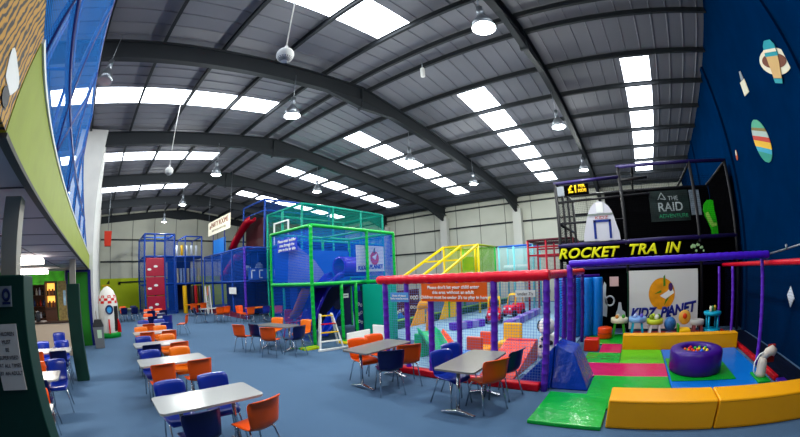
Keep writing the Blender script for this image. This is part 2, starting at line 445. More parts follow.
for (x0, x1, y0, y1, lab) in ((-2.75, -1.75, 8.3, 8.62, 'bright strip light under the mezzanine above the nearer cafe tables'), (-4.6, -2.6, 13.3, 13.9, 'wide lit ceiling panel above the back bar'), (-3.2,-2.2,3.2,3.5,'added strip light brightening the soffit, nearest the camera')):  # the fitting nearest the camera is added to brighten the soffit
    t = thing('ceiling_light', lab, 'light', ((x0+x1)/2, (y0+y1)/2, 2.7))
    box('housing', WHITE, x0+.06, x1-.06, y0+.06, y1-.06, 2.66, 2.708, t)
    box('diffuser', lm, x0, x1, y0, y1, 2.55, 2.66, t)
    L = bpy.data.lights.new('fitting_light', 'AREA'); L.shape = 'RECTANGLE'; L.size = x1-x0; L.size_y = y1-y0; L.energy = 70; L.color = (1, .95, .88)
    lo = bpy.data.objects.new('fitting_light', L); COL.objects.link(lo); lo.parent = t; lo.location = (0, 0, -.2)

# blue mural strip / door edge beside the partition and its notices
t = thing('partition_notice_sign', 'white notice sheet with a brown picture on the white partition wall', 'notice', (-.49, 15.0, 1.2))
box('sheet', WHITE, -.497, -.485, 14.0, 14.6, 1.15, 1.75, t)
box('picture', mat('brown_print', '#6b4a36', .6), -.484, -.48, 14.05, 14.55, .75, 1.12, t)
t = thing('blue_door_frame', 'blue edged door frame at the end of the white partition', 'door frame', (-1.3, 13.6, 0))
box('jamb', navyp, -.72, -.6, 13.22, 13.34, 0, 2.55, t); box('jamb', navyp, -1.7, -1.6, 13.22, 13.34, 0, 2.55, t)
box('head', navyp, -1.7, -.6, 13.22, 13.34, 2.55, 2.63, t); box('leaf', mat('green_door', '#2c7d2a', .5), -1.6, -.72, 13.26, 13.32, 0, 2.55, t)
# litter bin
t = thing('litter_bin', 'grey swing lid litter bin beside the white toy rocket', 'bin', (-.36, 12.65, 0))
b = MB(); b.hexa([(-.42,12.95,0),(-.06,12.95,0),(-.06,13.33,0),(-.42,13.33,0),(-.46,12.9,.72),(-.02,12.9,.72),(-.02,13.38,.72),(-.46,13.38,.72)])
b.moved(-.14,-.5).build('body', mat('bin_grey', '#6d7175', .45), t, bevel=.015)
b = MB(); b.hexa([(-.47,12.89,.72),(-.01,12.89,.72),(-.01,13.39,.72),(-.47,13.39,.72),(-.38,13.0,.95),(-.1,13.0,.95),(-.1,13.28,.95),(-.38,13.28,.95)])
b.moved(-.14,-.5).build('lid', mat('bin_black', '#1c1d1f', .4), t, bevel=.02)
MB().quad((-.3,12.905,.35),(-.12,12.905,.35),(-.12,12.9,.62),(-.3,12.9,.62)).moved(-.14,-.5).build('sticker', mat('sticker_white_green', '#b8d4b4', .6), t)

# toy rocket by the partition
rx, ry = .1, 15.2
t = thing('toy_rocket', 'white coin ride rocket with red checks, round blue window and green base', 'toy rocket', (rx, ry, 0))
b = MB(); b.lathe([(0,0),(.52,0),(.52,.16),(.5,.2),(0,.2)], (rx, ry, 0), 28); b.build('base', mat('rocket_green', '#1f9a45', .4), t)
rw = mat('rocket_white', '#e4dfd6', .3)
b = MB(); b.lathe([(.43,.2),(.47,.5),(.49,.9),(.48,1.3),(.42,1.62),(.3,1.85),(.14,1.99),(0,2.04)], (rx, ry, 0), 32); b.build('hull', rw, t)
rr = mat('rocket_red', '#d22a2e', .35)
b = MB()
for row in range(3):
    z0 = 1.36 + row*.11; 
    def rad(z): return .48 - (z-1.3)*.19 if z < 1.62 else .42-(z-1.62)*.52
    for k in range(16):
        if (k+row) % 2: continue
        a0 = 2*PI*k/16; a1 = 2*PI*(k+1)/16
        vs = []
        for a, z in ((a0, z0), (a1, z0), (a1, z0+.1), (a0, z0+.1)):
            r = rad(z)+.012; vs.append((rx+r*math.cos(a), ry+r*math.sin(a), z))
        b.add(vs, [(0,1,2,3)], True)
b.build('check_pattern', rr, t)
for a in (-2.7, -1.57, -.5, .6, 1.8):
    c, s_ = math.cos(a), math.sin(a)
    P = [(rx+c*r, ry+s_*r, z) for r, z in ((.44,.2),(.62,.2),(.6,.5),(.46,.8))]
    MB().prism([(p[0]-s_*.03, p[1]+c*.03, p[2]) for p in P], (s_*.06, -c*.06, 0)).build('fin', rr, t)
vs = []
for i in range(7):
    a = -1.0 + i*.1
    for z in (.25, .6, .95, 1.25):
        r = .43+.04*(z-.2)/.3 if z < .5 else (.47+.02*(z-.5)/.4 if z < .9 else .49-.01*(z-.9)/.4)
        vs.append((rx+(r+.012)*math.cos(a), ry+(r+.012)*math.sin(a), z))
MB().add(vs, [(4*i+k, 4*i+4+k, 4*i+5+k, 4*i+1+k) for i in range(6) for k in range(3)], True).build('doorway', mat('rocket_dark_opening', '#1a1412', .6), t)
wa = math.atan2(-ry, -rx) + .12
Mw = Matrix.Rotation(wa, 3, 'Z') @ Matrix.Rotation(PI/2, 3, 'Y')
wc = (rx+.46*math.cos(wa), ry+.46*math.sin(wa), 1.12)
w_ = MB().lathe([(.12,0),(.19,0),(.19,.05),(.12,.05),(.12,0)], wc, 20, Mw).build('window_rim', mat('rim_navy', '#20345c', .4), t)
MB().lathe([(0,.03),(.12,.03)], wc, 20, Mw).build('pane', mat('window_blue', '#5aa8d8', .2), w_)

# red hanging box in front of the far gable
t = thing('hanging_box', 'red fabric box hanging on a chain in front of the far wall', 'hanging box', (.2, 20.4, 4.4))
b = MB(); b.hexa([(-.02,20.2,4.2),(.4,20.2,4.2),(.4,20.6,4.2),(-.02,20.6,4.2),(-.06,20.15,5.0),(.44,20.15,5.0),(.44,20.65,5.0),(-.06,20.65,5.0)]); b.build('body', mat('faded_red', '#b8432f', .6), t, bevel=.02)
tube('chain', STEEL, [(.19,20.4,5.0),(.19,20.4,rz(.2,.25))], .02, t)

# ------------------------------------------------------------------ pendant lamps
galv = mat('lamp_aluminium', '#9aa0a6', .3, .8); lens = mat('lit_lamp_glass', '#ffffff', .3, emit=('#eefbf4', 14))
def lamp_proto():
    t = thing('pendant_lamp', '', 'lamp', (0,0,0), 'high bay lamps under the roof')
    MB().lathe([(0,.0),(.07,0),(.07,.3),(.0,.3)], (0,0,.22), 14).build('ballast', galv, t, local=True)
    MB().lathe([(.08,.25),(.11,.2),(.2,.06),(.23,-.1),(.225,-.1),(.19,.05),(.1,.19),(.07,.24)], (0,0,0), 22).build('shade', galv, t, local=True)
    MB().lathe([(0,-.13),(.12,-.125),(.2,-.1),(.22,-.08)], (0,0,0), 20).build('lens', lens, t, local=True)
    MB().tube([(0,0,.5),(0,0,1.35)], .012, 6).build('cable', STEEL, t, local=True)
    L = bpy.data.lights.new('lamp_light', 'POINT'); L.energy = 560; L.shadow_soft_size = .2; L.color = (.95, 1, .96)
    lo = bpy.data.objects.new('lamp_light', L); COL.objects.link(lo); lo.parent = t; lo.location = (0, 0, -.2)
    return t
lp = lamp_proto()
LAMPS = [(4.85,1.74,'the biggest, nearest the camera'),(4.66,7.4,'second from the camera along the aisle row'),(4.76,13.55,'third along the aisle row'),(4.8,19.6,'fourth along the aisle row'),(4.78,25.4,'last, nearest the far wall'),(-.79,7.53,'beside the blue mezzanine net'),(10.46,7.8,'above the netted car pen'),(15.3,7.46,'deepest over the yellow tower'),(10.35,1.75,'above the small price sign'),(15.7,1.78,'near the side wall above the black frame'),(10.53,13.88,'above the green topped tower')]
for i, (x, y, d) in enumerate(LAMPS):
    lab = 'bell shaped high bay lamp, ' + d
    o = lp if i == 0 else copy_tree(lp, (0,0,0), 0, lab)
    if i == 5:
        for ch in list(o.children):
            if ch.type == 'LIGHT': bpy.data.objects.remove(ch)
            elif ch.name.startswith('lens'): ch.data = ch.data.copy(); ch.data.materials[0] = mat('unlit_lamp_glass', '#a8989a', .15, spec=.6)
    o.location = (x, y, 6.6); o['label'] = lab
# globe speakers
def globe(x, y, z, lab):
    t = thing('pendant_speaker', lab, 'speaker', (x, y, z), 'white globe speakers')
    MB().ball((x,y,z), .15, 20, (1,1,.95)).build('globe', WHITE, t)
    MB().lathe([(.08,-.125),(.125,-.08),(.127,-.07),(.06,-.14)], (x,y,z), 18).build('grille', mat('speaker_grille', '#8b8d90', .6), t)
    MB().tube([(x,y,z+.14),(x,y,rz(x,.2))], .012, 6).build('cable', WHITE, t)
    MB().lathe([(.0,.2),(.03,.2),(.03,.13),(.0,.13)], (x,y,z), 10).build('collar', WHITE, t)
globe(2.3, 4.07, 5.6, 'white globe speaker on a white cable, the larger nearer one')
globe(2.08, 10.95, 5.6, 'white globe speaker on a long cable, the smaller farther one')
t = thing('pendant_sensor', 'small white tubular sensor hanging just below the ridge beam', 'sensor', (7.45, 4.9, 7.95))
MB().lathe([(0,0),(.06,0),(.07,.03),(.07,.3),(.05,.34),(0,.34)], (7.45,4.9,7.9), 14).build('body', WHITE, t); tube('bracket', STEEL, [(7.45,4.9,8.24),(7.45,4.9,8.6)], .02, t, 6)

# ------------------------------------------------------------------ chairs and tables
def shell(rows, half, n=9):
    """a moulded sheet swept along a side profile: rows of (y, z, half width, dish, wing)"""
    vs = []; fs = []; th = .011
    for (y, z, w, ny, nz, dish) in rows:
        for k in range(n):
            u = -1 + 2*k/(n-1)
            d = dish*(u*u)
            vs.append((w*u, y+ny*d, z+nz*d))
    N = len(vs)
    for (y, z, w, ny, nz, dish) in rows:
        for k in range(n):
            u = -1 + 2*k/(n-1); d = dish*(u*u)-th
            vs.append((w*u, y+ny*d, z+nz*d))
    R = len(rows)
    for i in range(R-1):
        for k in range(n-1):
            a = i*n+k
            fs.append((a, a+1, a+n+1, a+n)); fs.append((N+a, N+a+n, N+a+n+1, N+a+1))
        fs.append((i*n, i*n+n, N+i*n+n, N+i*n)); a = i*n+n-1
        fs.append((a, N+a, N+a+n, a+n))
    for k in range(n-1):
        fs.append((k, N+k, N+k+1, k+1)); a = (R-1)*n+k
        fs.append((a, a+1, N+a+1, N+a))
    b = MB(); b.add(vs, fs, True)
    return b
def make_chair(m):
    """faces +Y"""
    t = thing('cafe_chair', '', 'chair', (0,0,0))
    seat = [(.235,.405,.15,0,1,.0),(.225,.43,.185,0,1,.005),(.18,.447,.205,0,1,.012),(.08,.445,.215,0,1,.02),(-.04,.437,.215,0,1,.028),(-.13,.437,.21,.1,1,.034),(-.185,.455,.205,.5,.85,.036)]
    back = [(-.185,.455,.205,.5,.85,.036),(-.215,.495,.203,.85,.5,.04),(-.232,.56,.21,1,.15,.045),(-.245,.65,.22,1,.0,.05),(-.258,.74,.225,1,-.05,.052),(-.270,.785,.224,1,-.1,.05),(-.284,.812,.214,1,-.2,.045),(-.306,.822,.2,1,-.2,.04),(-.318,.81,.19,1,-.2,.04)]
    shell(seat, 0).build('seat', m, t, local=True)
    shell(back, 0).build('backrest', m, t, local=True)
    for sx in (-1, 1):
        MB().tube([(sx*.15,.12,.425),(sx*.175,.16,.40),(sx*.215,.235,0)], .0125, 8).build('leg', CHROME, t, local=True)
        MB().tube([(sx*.15,-.08,.425),(sx*.175,-.12,.40),(sx*.215,-.25,0)], .0125, 8).build('leg', CHROME, t, local=True)
    b = MB(); b.tube([(-.15,.12,.424),(.15,.12,.424)], .011, 7); b.tube([(-.15,-.08,.424),(.15,-.08,.424)], .011, 7); b.tube([(-.1,.12,.424),(-.1,-.08,.424)], .009, 6); b.tube([(.1,.12,.424),(.1,-.08,.424)], .009, 6)
    b.build('seat_frame', CHROME, t, local=True)
    return t
PEACH = mat('pale_orange_plastic', '#f08a35', .35)
DNAVY = mat('dark_navy_plastic', '#10184a', .35)
PROTO = {}
def chair(col, x, y, deg, label, group=None):
    m = {'orange': ORANGEP, 'blue': BLUEP, 'navy': DNAVY, 'peach': PEACH}[col]
    if col not in PROTO:
        PROTO[col] = t = make_chair(m); t.location = (x, y, 0); t.rotation_euler = (0, 0, math.radians(deg)); t['label'] = label
        if group: t['group'] = group
        return t
    return copy_tree(PROTO[col], (x, y, 0), math.radians(deg), label, group)

def make_table(top_m, L=1.3, W=.62, h=.72, inset=.3):
    """long axis along X"""
    t = thing('cafe_table', '', 'table', (0,0,0))
    b = MB(); r = .06; poly = []
    for cx, cy, a0 in ((L/2-r, W/2-r, 0), (-L/2+r, W/2-r, 90), (-L/2+r, -W/2+r, 180), (L/2-r, -W/2+r, 270)):
        for k in range(5):
            a = math.radians(a0 + k*22.5); poly.append((cx+r*math.cos(a), cy+r*math.sin(a), h-.028))
    b.prism(poly, (0,0,.028)); tp = b.build('tabletop', top_m, t, local=True)
    for sx in (-1, 1):
        x = sx*(L/2-inset)
        MB().tube([(x,0,.06),(x,0,h-.04)], .028, 12).build('column', CHROME, t, local=True)
        f = MB()
        for sy in (-1, 1):
            f.hexa([(x-.035,0,.03),(x+.035,0,.03),(x+.028,sy*.27,.0),(x-.028,sy*.27,.0),(x-.035,0,.085),(x+.035,0,.085),(x+.028,sy*.27,.028),(x-.028,sy*.27,.028)])
        f.build('foot', CHROME, t, local=True, bevel=.006)
    MB().box(-L/2+.2, L/2-.2, -.03, .03, h-.05, h-.03).build('rail', STEEL, t, local=True)
    return t
TW = mat('pale_grey_laminate', '#a9aaa8', .22); TG = mat('brown_grey_laminate', '#807b77', .25); TO = mat('orange_laminate', '#e8892e', .3)
TPROTO = {}
def table(kind, x, y, deg, label, group=None):
    m = {'pale': TW, 'grey': TG, 'orange': TO}[kind]
    if kind not in TPROTO:
        TPROTO[kind] = t = make_table(m, inset=.17 if kind == 'grey' else .3); t.location = (x, y, 0); t.rotation_euler = (0,0,math.radians(deg)); t['label'] = label
        if group: t['group'] = group
        return t
    return copy_tree(TPROTO[kind], (x, y, 0), math.radians(deg), label, group)

ORD = ('nearest', 'second', 'third', 'fourth', 'fifth', 'sixth', 'seventh')
AISLE = [  # table x, y, then chairs: far pair, near pair (wall end first)
    (1.07, 3.77, ('blue', 'blue'), ('navy', 'orange')),
    (1.16, 6.07, ('blue', 'peach'), ('orange', 'orange')),
    (1.27, 7.98, ('blue', 'peach'), ('navy', 'orange')),
    (1.45, 10.0, ('peach', 'peach'), ('orange', 'orange')),
    (1.78, 12.0, ('blue', 'blue'), ('orange', 'blue')),
    (2.35, 14.7, ('orange', 'navy'), ('navy', 'blue')),
    (2.75, 17.8, ('orange', 'orange'), ('navy', 'navy')),
]
NM = {'blue': 'blue', 'navy': 'dark navy', 'orange': 'orange', 'peach': 'pale orange'}
for i, (x, y, far, near) in enumerate(AISLE):
    table('pale', x, y, 0, 'pale grey rectangular cafe table, %s of the row running down the aisle' % ORD[i], 'tables of the aisle row')
    for j, c in enumerate(far):
        chair(c, x+(-.33, .3)[j], y+.31+(.0, .03)[j], 180+(2, -2)[j], '%s chair tucked under the far side of the %s aisle table, %s end' % (NM[c], ORD[i], ('cafe', 'tower')[j]), 'chairs of the aisle row')
    for j, c in enumerate(near):
        dx, dy, an = ((-.3, -.42, 3), (.36, -.42, 3))[j]
        if i == 0: dx, dy, an = ((-.28, -.4, 4), (.4, -.45, 12))[j]
        chair(c, x+dx, y+dy, an, '%s chair with its back to the camera at the %s aisle table, %s end' % (NM[c], ORD[i], ('cafe', 'tower')[j]), 'chairs of the aisle row')
chair('orange', 3.35, 13.9, 60, 'orange chair standing askew beyond the tower end of the sixth aisle table', 'chairs of the aisle row')

# tables near the netted pen
table('grey', 4.47, 2.3, 2, 'grey brown cafe table nearest the purple corner post of the netted pen', 'tables beside the netted pen')
chair('blue', 4.37, 2.62, 164, 'blue chair facing the camera at the grey table nearest the corner post', 'chairs beside the netted pen')
chair('blue', 4.9, 2.76, 166, 'blue chair farther along behind the grey table nearest the corner post', 'chairs beside the netted pen')
chair('orange', 4.42, 2.04, -30, 'orange chair turned away at the grey table nearest the corner post', 'chairs beside the netted pen')
chair('navy', 5.0, 2.0, -10, 'navy chair next to the red kerb at the grey table nearest the corner post', 'chairs beside the netted pen')
table('grey', 4.62, 4.36, 2, 'grey cafe table between the white ladder and the nearest pen table', 'tables beside the netted pen')
chair('orange', 4.48, 4.6, 164, 'orange chair on the tower side of the middle grey table, nearer the aisle', 'chairs beside the netted pen')
chair('orange', 5.02, 4.67, 168, 'orange chair on the tower side of the middle grey table, nearer the pen', 'chairs beside the netted pen')
chair('navy', 4.27, 3.8, -36, 'navy chair with its back to the camera at the middle grey table', 'chairs beside the netted pen')
chair('orange', 4.8, 3.84, -36, 'orange chair beside the navy one at the middle grey table, close to the netting', 'chairs beside the netted pen')

# table in front of the green tower
table('grey', 5.03, 8.78, 106, 'grey cafe table standing in front of the green netted tower', 'tables by the green tower')
chair('orange', 4.1, 9.25, -60, 'orange chair standing apart on the aisle side of the tower table', 'chairs round the tower table')
chair('navy', 4.5, 8.95, -74, 'navy chair half hidden behind an orange one at the tower table', 'chairs round the tower table')
chair('orange', 4.42, 8.1, -50, 'orange chair turned towards the tower table from the aisle, in the middle', 'chairs round the tower table')
chair('navy', 4.95, 7.72, 8, 'navy chair with its back to the camera at the near end of the tower table', 'chairs round the tower table')
chair('peach', 5.64, 8.4, 100, 'pale orange chair between the tower table and the green corner post', 'chairs round the tower table')
chair('peach', 5.4, 9.6, 120, 'pale orange chair behind the tower table under the yellow slide', 'chairs round the tower table')
# far tables before the blue play structure
table('orange', 7.95, 15.75, 2, 'orange topped table in front of the purple posted play structure', 'far tables by the blue structure')
for c, x, y, d, lab in (('orange', 7.15, 15.2, 5, 'orange chair at the aisle end of the orange topped far table'), ('orange', 7.2, 16.25, 184, 'orange chair behind the aisle end of the orange topped far table'),
        ('blue', 8.0, 15.15, 4, 'blue chair in the middle of the orange topped far table'), ('orange', 8.45, 14.6, -20, 'orange chair pulled out from the orange topped far table by the tower')):
    chair(c, x, y, d, lab, 'chairs round the far tables')
table('pale', 5.9, 17.5, 5, 'pale table behind the lone orange chairs before the blue structure', 'far tables by the blue structure')
for c, x, y, d, lab in (('orange', 6.1, 16.75, 2, 'orange chair nearest the camera at the pale far table'), ('orange', 6.55, 16.95, 4, 'orange chair second along at the pale far table'), ('navy', 5.2, 17.6, -90, 'navy chair at the aisle end of the pale far table')):
    chair(c, x, y, d, lab, 'chairs round the far tables')
table('orange', 6.3, 21.9, 0, 'orange topped table near the yellow padded pillar', 'far tables by the blue structure')
for c, x, y, d, lab in (('orange', 5.95, 21.35, 0, 'orange chair before the yellow padded pillar'), ('orange', 6.65, 21.35, 0, 'orange chair beside the red and black padded pillars')):
    chair(c, x, y, d, lab, 'chairs round the far tables')
table('pale', 1.55, 21.6, 0, 'pale table with dark chairs before the lime dado', 'far tables by the blue structure')
for c, x, y, d, lab in (('navy', 1.2, 21.05, 0, 'navy chair at the lime dado table, rocket side'), ('navy', 1.9, 21.05, 0, 'navy chair at the lime dado table, tower side'), ('orange', 1.2, 22.15, 180, 'orange chair behind the lime dado table, rocket side'), ('navy', 1.95, 22.15, 180, 'navy chair behind the lime dado table, tower side'), ('navy', 2.5, 21.5, 90, 'navy chair at the tower end of the lime dado table')):
    chair(c, x, y, d, lab, 'chairs round the far tables')
# cafe tables beyond the green posts
CT = ('the cafe table nearest the camera', 'the middle cafe table', 'the cafe table before the counter')
for i, (x, y) in enumerate(((-1.62, 3.95), (-1.72, 5.75), (-1.7, 8.15))):
    table('pale', x, y, 2, ('pale table under the mezzanine nearest the camera', 'pale table under the mezzanine, middle of three', 'pale table under the mezzanine before the counter')[i], 'cafe tables under the mezzanine')
    for j, (c, dx, dy, d) in enumerate(((('orange', .32, .40, 180), ('orange', .36, -.42, 0)), (('orange', .05, .42, 180), ('navy', .3, -.42, 0), ('blue', .5, .52, 180)), (('orange', -.25, -.42, 0), ('navy', .36, -.42, 0), ('blue', -.3, .46, 180), ('blue', .3, .5, 180)))[i]):
        chair(c, x+dx, y+dy, d+3, '%s chair on the %s side of %s%s' % (NM[c], 'far' if dy > 0 else 'near', CT[i], (', walkway end' if dx > .35 else '')), 'cafe chairs under the mezzanine')
chair('blue', -1.75, 10.3, 175, 'blue chair standing alone against the cream counter front', 'cafe chairs under the mezzanine')
# red high chairs
def high_chair(x, y, rzd, lab):
    t = thing('high_chair', lab, 'high chair', (x, y, 0), 'coral high chairs by the tower')
    c, s_ = math.cos(math.radians(rzd)), math.sin(math.radians(rzd))
    m = mat('coral_plastic', '#e2553c', .4)
    def P(a, b, z): return (x+a*c-b*s_, y+a*s_+b*c, z)
    MB().hexa([P(-.17,-.15,.52),P(.17,-.15,.52),P(.17,.15,.52),P(-.17,.15,.52),P(-.17,-.15,.56),P(.17,-.15,.56),P(.17,.15,.56),P(-.17,.15,.56)]).build('seat', m, t, bevel=.01)
    MB().hexa([P(-.18,-.19,.57),P(.18,-.19,.57),P(.18,-.15,.57),P(-.18,-.15,.57),P(-.14,-.24,.98),P(.14,-.24,.98),P(.14,-.2,.98),P(-.14,-.2,.98)]).build('backrest', m, t, bevel=.015)
    MB().hexa([P(-.2,.1,.72),P(.2,.1,.72),P(.2,.34,.72),P(-.2,.34,.72),P(-.2,.1,.745),P(.2,.1,.745),P(.2,.34,.745),P(-.2,.34,.745)]).build('tray', m, t, bevel=.01)
    for a in (-1, 1):
        for b_ in (-1, 1): MB().bar(P(a*.15,b_*.13,.52), P(a*.23,b_*.23,.0), .03, .03, (0,1,0)).build('leg', m, t)
high_chair(6.45, 10.2, 175, 'coral high chair inside the green tower, closer to its tower table side')
high_chair(6.95, 10.25, 175, 'coral high chair inside the green tower, closer to the corner post')

# ------------------------------------------------------------------ play structures
def pad_post(x, y, z0, z1, r, m, parent, n=12, name='post'):
    """foam sleeved post with tie bands"""
    prof = [(0, z0), (r, z0)]; z = z0 + .12
    while z < z1 - .08:
        prof += [(r, z), (r*1.1, z+.015), (r*1.1, z+.035), (r, z+.05)]; z += .17
    prof += [(r, z1), (0, z1)]
    return MB().lathe(prof, (x, y, 0), n).build(name, m, parent)
def pad_rail(p0, p1, r, m, parent, name='rail', lump=False, n=12):
    p0 = Vector(p0); p1 = Vector(p1); L = (p1-p0).length; k = max(2, int(L/.17)); pts = []; rs = []
    for i in range(k+1):
        f = i/k; pts.append(p0.lerp(p1, f)); rs.append(r)
        if i < k:
            pts.append(p0.lerp(p1, f+.35/k)); rs.append(r*(1.1 if lump else 1.04)); pts.append(p0.lerp(p1, f+.8/k)); rs.append(r*(1.1 if lump else 1.04))
    return MB().tube(pts, rs, n).build(name, m, parent)
def netp(parent, kind, a, b0, b1, z0, z1, col, hexc, cell=.05, frac=.2, name='net_panel'):
    b = MB()
    if kind == 'x': b.quad((a,b0,z0),(a,b1,z0),(a,b1,z1),(a,b0,z1)); m = netx(col, hexc, cell, frac)
    else: b.quad((b0,a,z0),(b1,a,z0),(b1,a,z1),(b0,a,z1)); m = nety(col, hexc, cell, frac)
    return b.build(name, m, parent)
def nettop(parent, x0, x1, y0, y1, z, col, hexc, cell=.06, frac=.15):
    return MB().quad((x0,y0,z),(x1,y0,z),(x1,y1,z),(x0,y1,z)).build('net_roof', netz(col, hexc, cell, frac), parent)
def slide_chute(name, m, pts, w, parent, side=.16, label=None):
    """open chute along pts (x, y, z) with raised sides"""
    pts = [Vector(p) for p in pts]; b = MB(); vs = []; sec = 6
    for i, p in enumerate(pts):
        d = pts[min(i+1, len(pts)-1)] - pts[max(i-1, 0)]; d.z = 0; d.normalize(); sd = Vector((-d.y, d.x, 0))
        for (u, h) in ((-w/2, side), (-w/2+.03, .03), (-w/4, 0), (w/4, 0), (w/2-.03, .03), (w/2, side)): vs.append(p + sd*u + Vector((0,0,h)))
        for (u, h) in ((w/2+.03, side), (w/2+.01, -.04), (w/4, -.05), (-w/4, -.05), (-w/2-.01, -.04), (-w/2-.03, side)): vs.append(p + sd*u + Vector((0,0,h)))
    n = 12; fs = []
    for i in range(len(pts)-1):
        for k in range(n): fs.append((i*n+k, i*n+(k+1) % n, (i+1)*n+(k+1) % n, (i+1)*n+k))
    fs.append(tuple(range(n))); fs.append(tuple((len(pts)-1)*n+k for k in range(n))[::-1])
    b.add(vs, fs, True); return b.build(name, m, parent, label)

# ---- green netted tower
GX0, GX1, GY0, GY1, GZ1, GZ2 = 6.06, 9.88, 8.31, 10.77, 1.86, 3.63
t = thing('soft_play_tower', 'green padded two storey tower wrapped in blue netting', 'play tower', (GX0, GY0, 0))
tealp = mat('teal_vinyl', '#12a58c', .4)
for x, y, z1 in ((GX0,GY0,GZ2),(GX0,GY1,GZ2),(8.45,GY0,GZ2),(GX1,GY0,GZ2),(GX1,GY1,GZ2),(8.45,GY1,GZ2),(7.22,GY0,GZ1),(7.85,GY0,GZ1)):
    pad_post(x, y, .0, z1, .055, GREENP, t)
for z in (GZ1, GZ2):
    pad_rail((GX0,GY0,z),(GX0,GY1,z),.055,GREENP,t); pad_rail((GX0,GY0,z),(GX1,GY0,z),.055,GREENP,t)
    pad_rail((GX1,GY0,z),(GX1,GY1,z),.05,GREENP,t); pad_rail((GX0,GY1,z),(GX1,GY1,z),.05,GREENP,t)
pad_rail((8.45,GY0,GZ2),(8.45,GY1,GZ2),.04,GREENP,t)
netp(t,'x',GX0,GY0,GY1,GZ1,GZ2,'royal','#1663cc',.05,.42); netp(t,'x',GX0,GY0,GY1,.1,GZ1,'royal','#1456b4',.05,.25)
netp(t,'y',GY0,GX0,GX1,GZ1,GZ2,'cobalt','#1c6fd0',.05,.2); netp(t,'y',GY0,8.5,GX1,.05,GZ1,'cobalt','#1c6fd0',.05,.2)
netp(t,'x',GX1,GY0,GY1,GZ1,GZ2,'royal','#1663cc',.05,.3)
nettop(t, GX0, GX1, GY0, GY1, GZ2, 'royal', '#1663cc', .06, .12)
box('deck', mat('deck_blue', '#17306e', .6), GX0+.1, GX1-.1, GY0+.1, GY1-.1, GZ1-.12, GZ1-.05, t)
box('back_panel', mat('bright_blue_panel', '#0f63c4', .5), GX0+.1, GX1-.1, GY1-.09, GY1-.06, GZ1+.08, GZ2-.5, t)
box('back_panel', NAVY, 7.1, GX1-.1, GY1-.09, GY1-.06, .05, GZ1-.15, t)
box('side_panel', tealp, 8.62, 8.7, GY0+.05, GY0+.6, .05, GZ1-.15, t)
MB().prism([(6.25,9.95,1.9),(8.1,9.95,1.9),(7.4,9.95,2.7),(6.35,9.95,3.4)], (0,.03,0)).build('lavender_panel', mat('lavender_vinyl', '#8f93d0', .5), t, 'lavender sloping vinyl panel behind the net')
Mx = Matrix.Rotation(PI/2, 3, 'Y')
MB().lathe([(.30,0),(.36,0),(.37,.06),(.36,.12),(.36,1.25),(.33,1.25),(.33,.05),(.30,0)], (8.0, 9.3, 2.42), 26, Mx).build('tube_slide', mat('purple_tube_plastic', '#5a35c8', .3), t, 'purple plastic tube')
slide_chute('slide_chute', mat('purple_slide', '#4030b8', .3), [(7.95,9.3,2.06),(7.6,9.28,1.98),(7.1,9.2,1.62),(6.7,9.15,1.1),(6.4,9.1,.55)], .6, t, .2, 'purple open slide')
slide_chute('slide_chute', mat('tan_yellow_slide', '#c98a2c', .35), [(6.35,8.95,1.72),(6.35,9.2,1.45),(6.35,9.6,.95),(6.35,9.85,.75)], .3, t, .1, 'tan yellow short slide')
slide_chute('ride_slide', mat('blue_slide', '#1e4fd6', .3), [(7.6,8.95,.95),(7.3,8.9,.75),(7.0,8.85,.4),(6.75,8.8,.2)], .4, t, .12, 'small blue slide')
# sign on the tower net
t = thing('instruction_sign', 'blue sign with three lines of white writing on the green tower', 'sign', (5.97, 9.54, 2.96))
b = MB(); b.box(5.965,5.985,8.93,10.15,2.94,3.36); b.build('board', mat('sign_blue', '#2b52c8', .5), t)
text('lettering', 'Please enter toddler\narea through the\ngate on the far side', .135, (5.962, 9.54, 3.15), '-x', LETTER, t, .002, bold=.003)
# planet poster on the tower
t = thing('planet_poster_sign', 'white poster with a red planet and blue letters hung in the green tower', 'poster', (8.72, 8.4, 2.2))
box('board', mat('poster_white', '#e9e7e0', .5), 8.03, 9.42, 8.40, 8.42, 2.2, 3.12, t)
b = MB(); b.prism([(8.92+.22*math.cos(a), 8.398, 2.68+.25*math.sin(a)) for a in [2*PI*k/24 for k in range(24)]], (0,-.004,0)); b.build('planet_disc', mat('planet_red', '#d65a38', .5), t)
b = MB(); b.prism([(8.78,8.392,2.72),(8.95,8.392,2.62),(9.05,8.392,2.86),(8.95,8.392,2.8)], (0,-.004,0)); b.build('swoosh', WHITE, t)
b = MB(); b.prism([(8.86,8.392,2.86),(8.93,8.392,2.84),(8.94,8.392,3.06),(8.88,8.392,3.0)], (0,-.004,0)); b.build('flame', mat('dark_green_print', '#3a5a34', .5), t)
text('lettering', 'KIDZ PLANET', .2, (8.72, 8.392, 2.36), '-y', mat('letter_blue', '#1d3f96', .5), t, .002, shear=.2, bold=.006, tilt=.05)
t = thing('small_white_sign', 'small white sign inside the lower part of the green tower', 'sign', (7.55, 8.5, 1.3))
box('board', WHITE, 7.42, 7.68, 8.49, 8.5, 1.36, 1.5, t); box('printed_line', NAVY, 7.46, 7.64, 8.485, 8.49, 1.42, 1.44, t)
t = thing('graffiti_panel', 'dark panel with pale swirling shapes beside the teal side of the tower', 'panel', (8.15, 8.5, 0))
box('board', mat('dark_blue_board', '#1d2d63', .6), 7.98, 8.38, 8.55, 8.58, 0, 1.55, t)
for k in range(9):
    cx = 8.06+.12*(k % 3); cz = .45+.3*(k//3)+.05*(k % 2)
    b = MB(); b.lathe([(.03,0),(.055,0),(.055,.006),(.03,.006),(.03,0)], (cx, 8.545, cz), 12, Matrix.Rotation(PI/2, 3, 'X'))
    b.build('swirl', mat('pale_print', '#cfc6d8', .5), t)
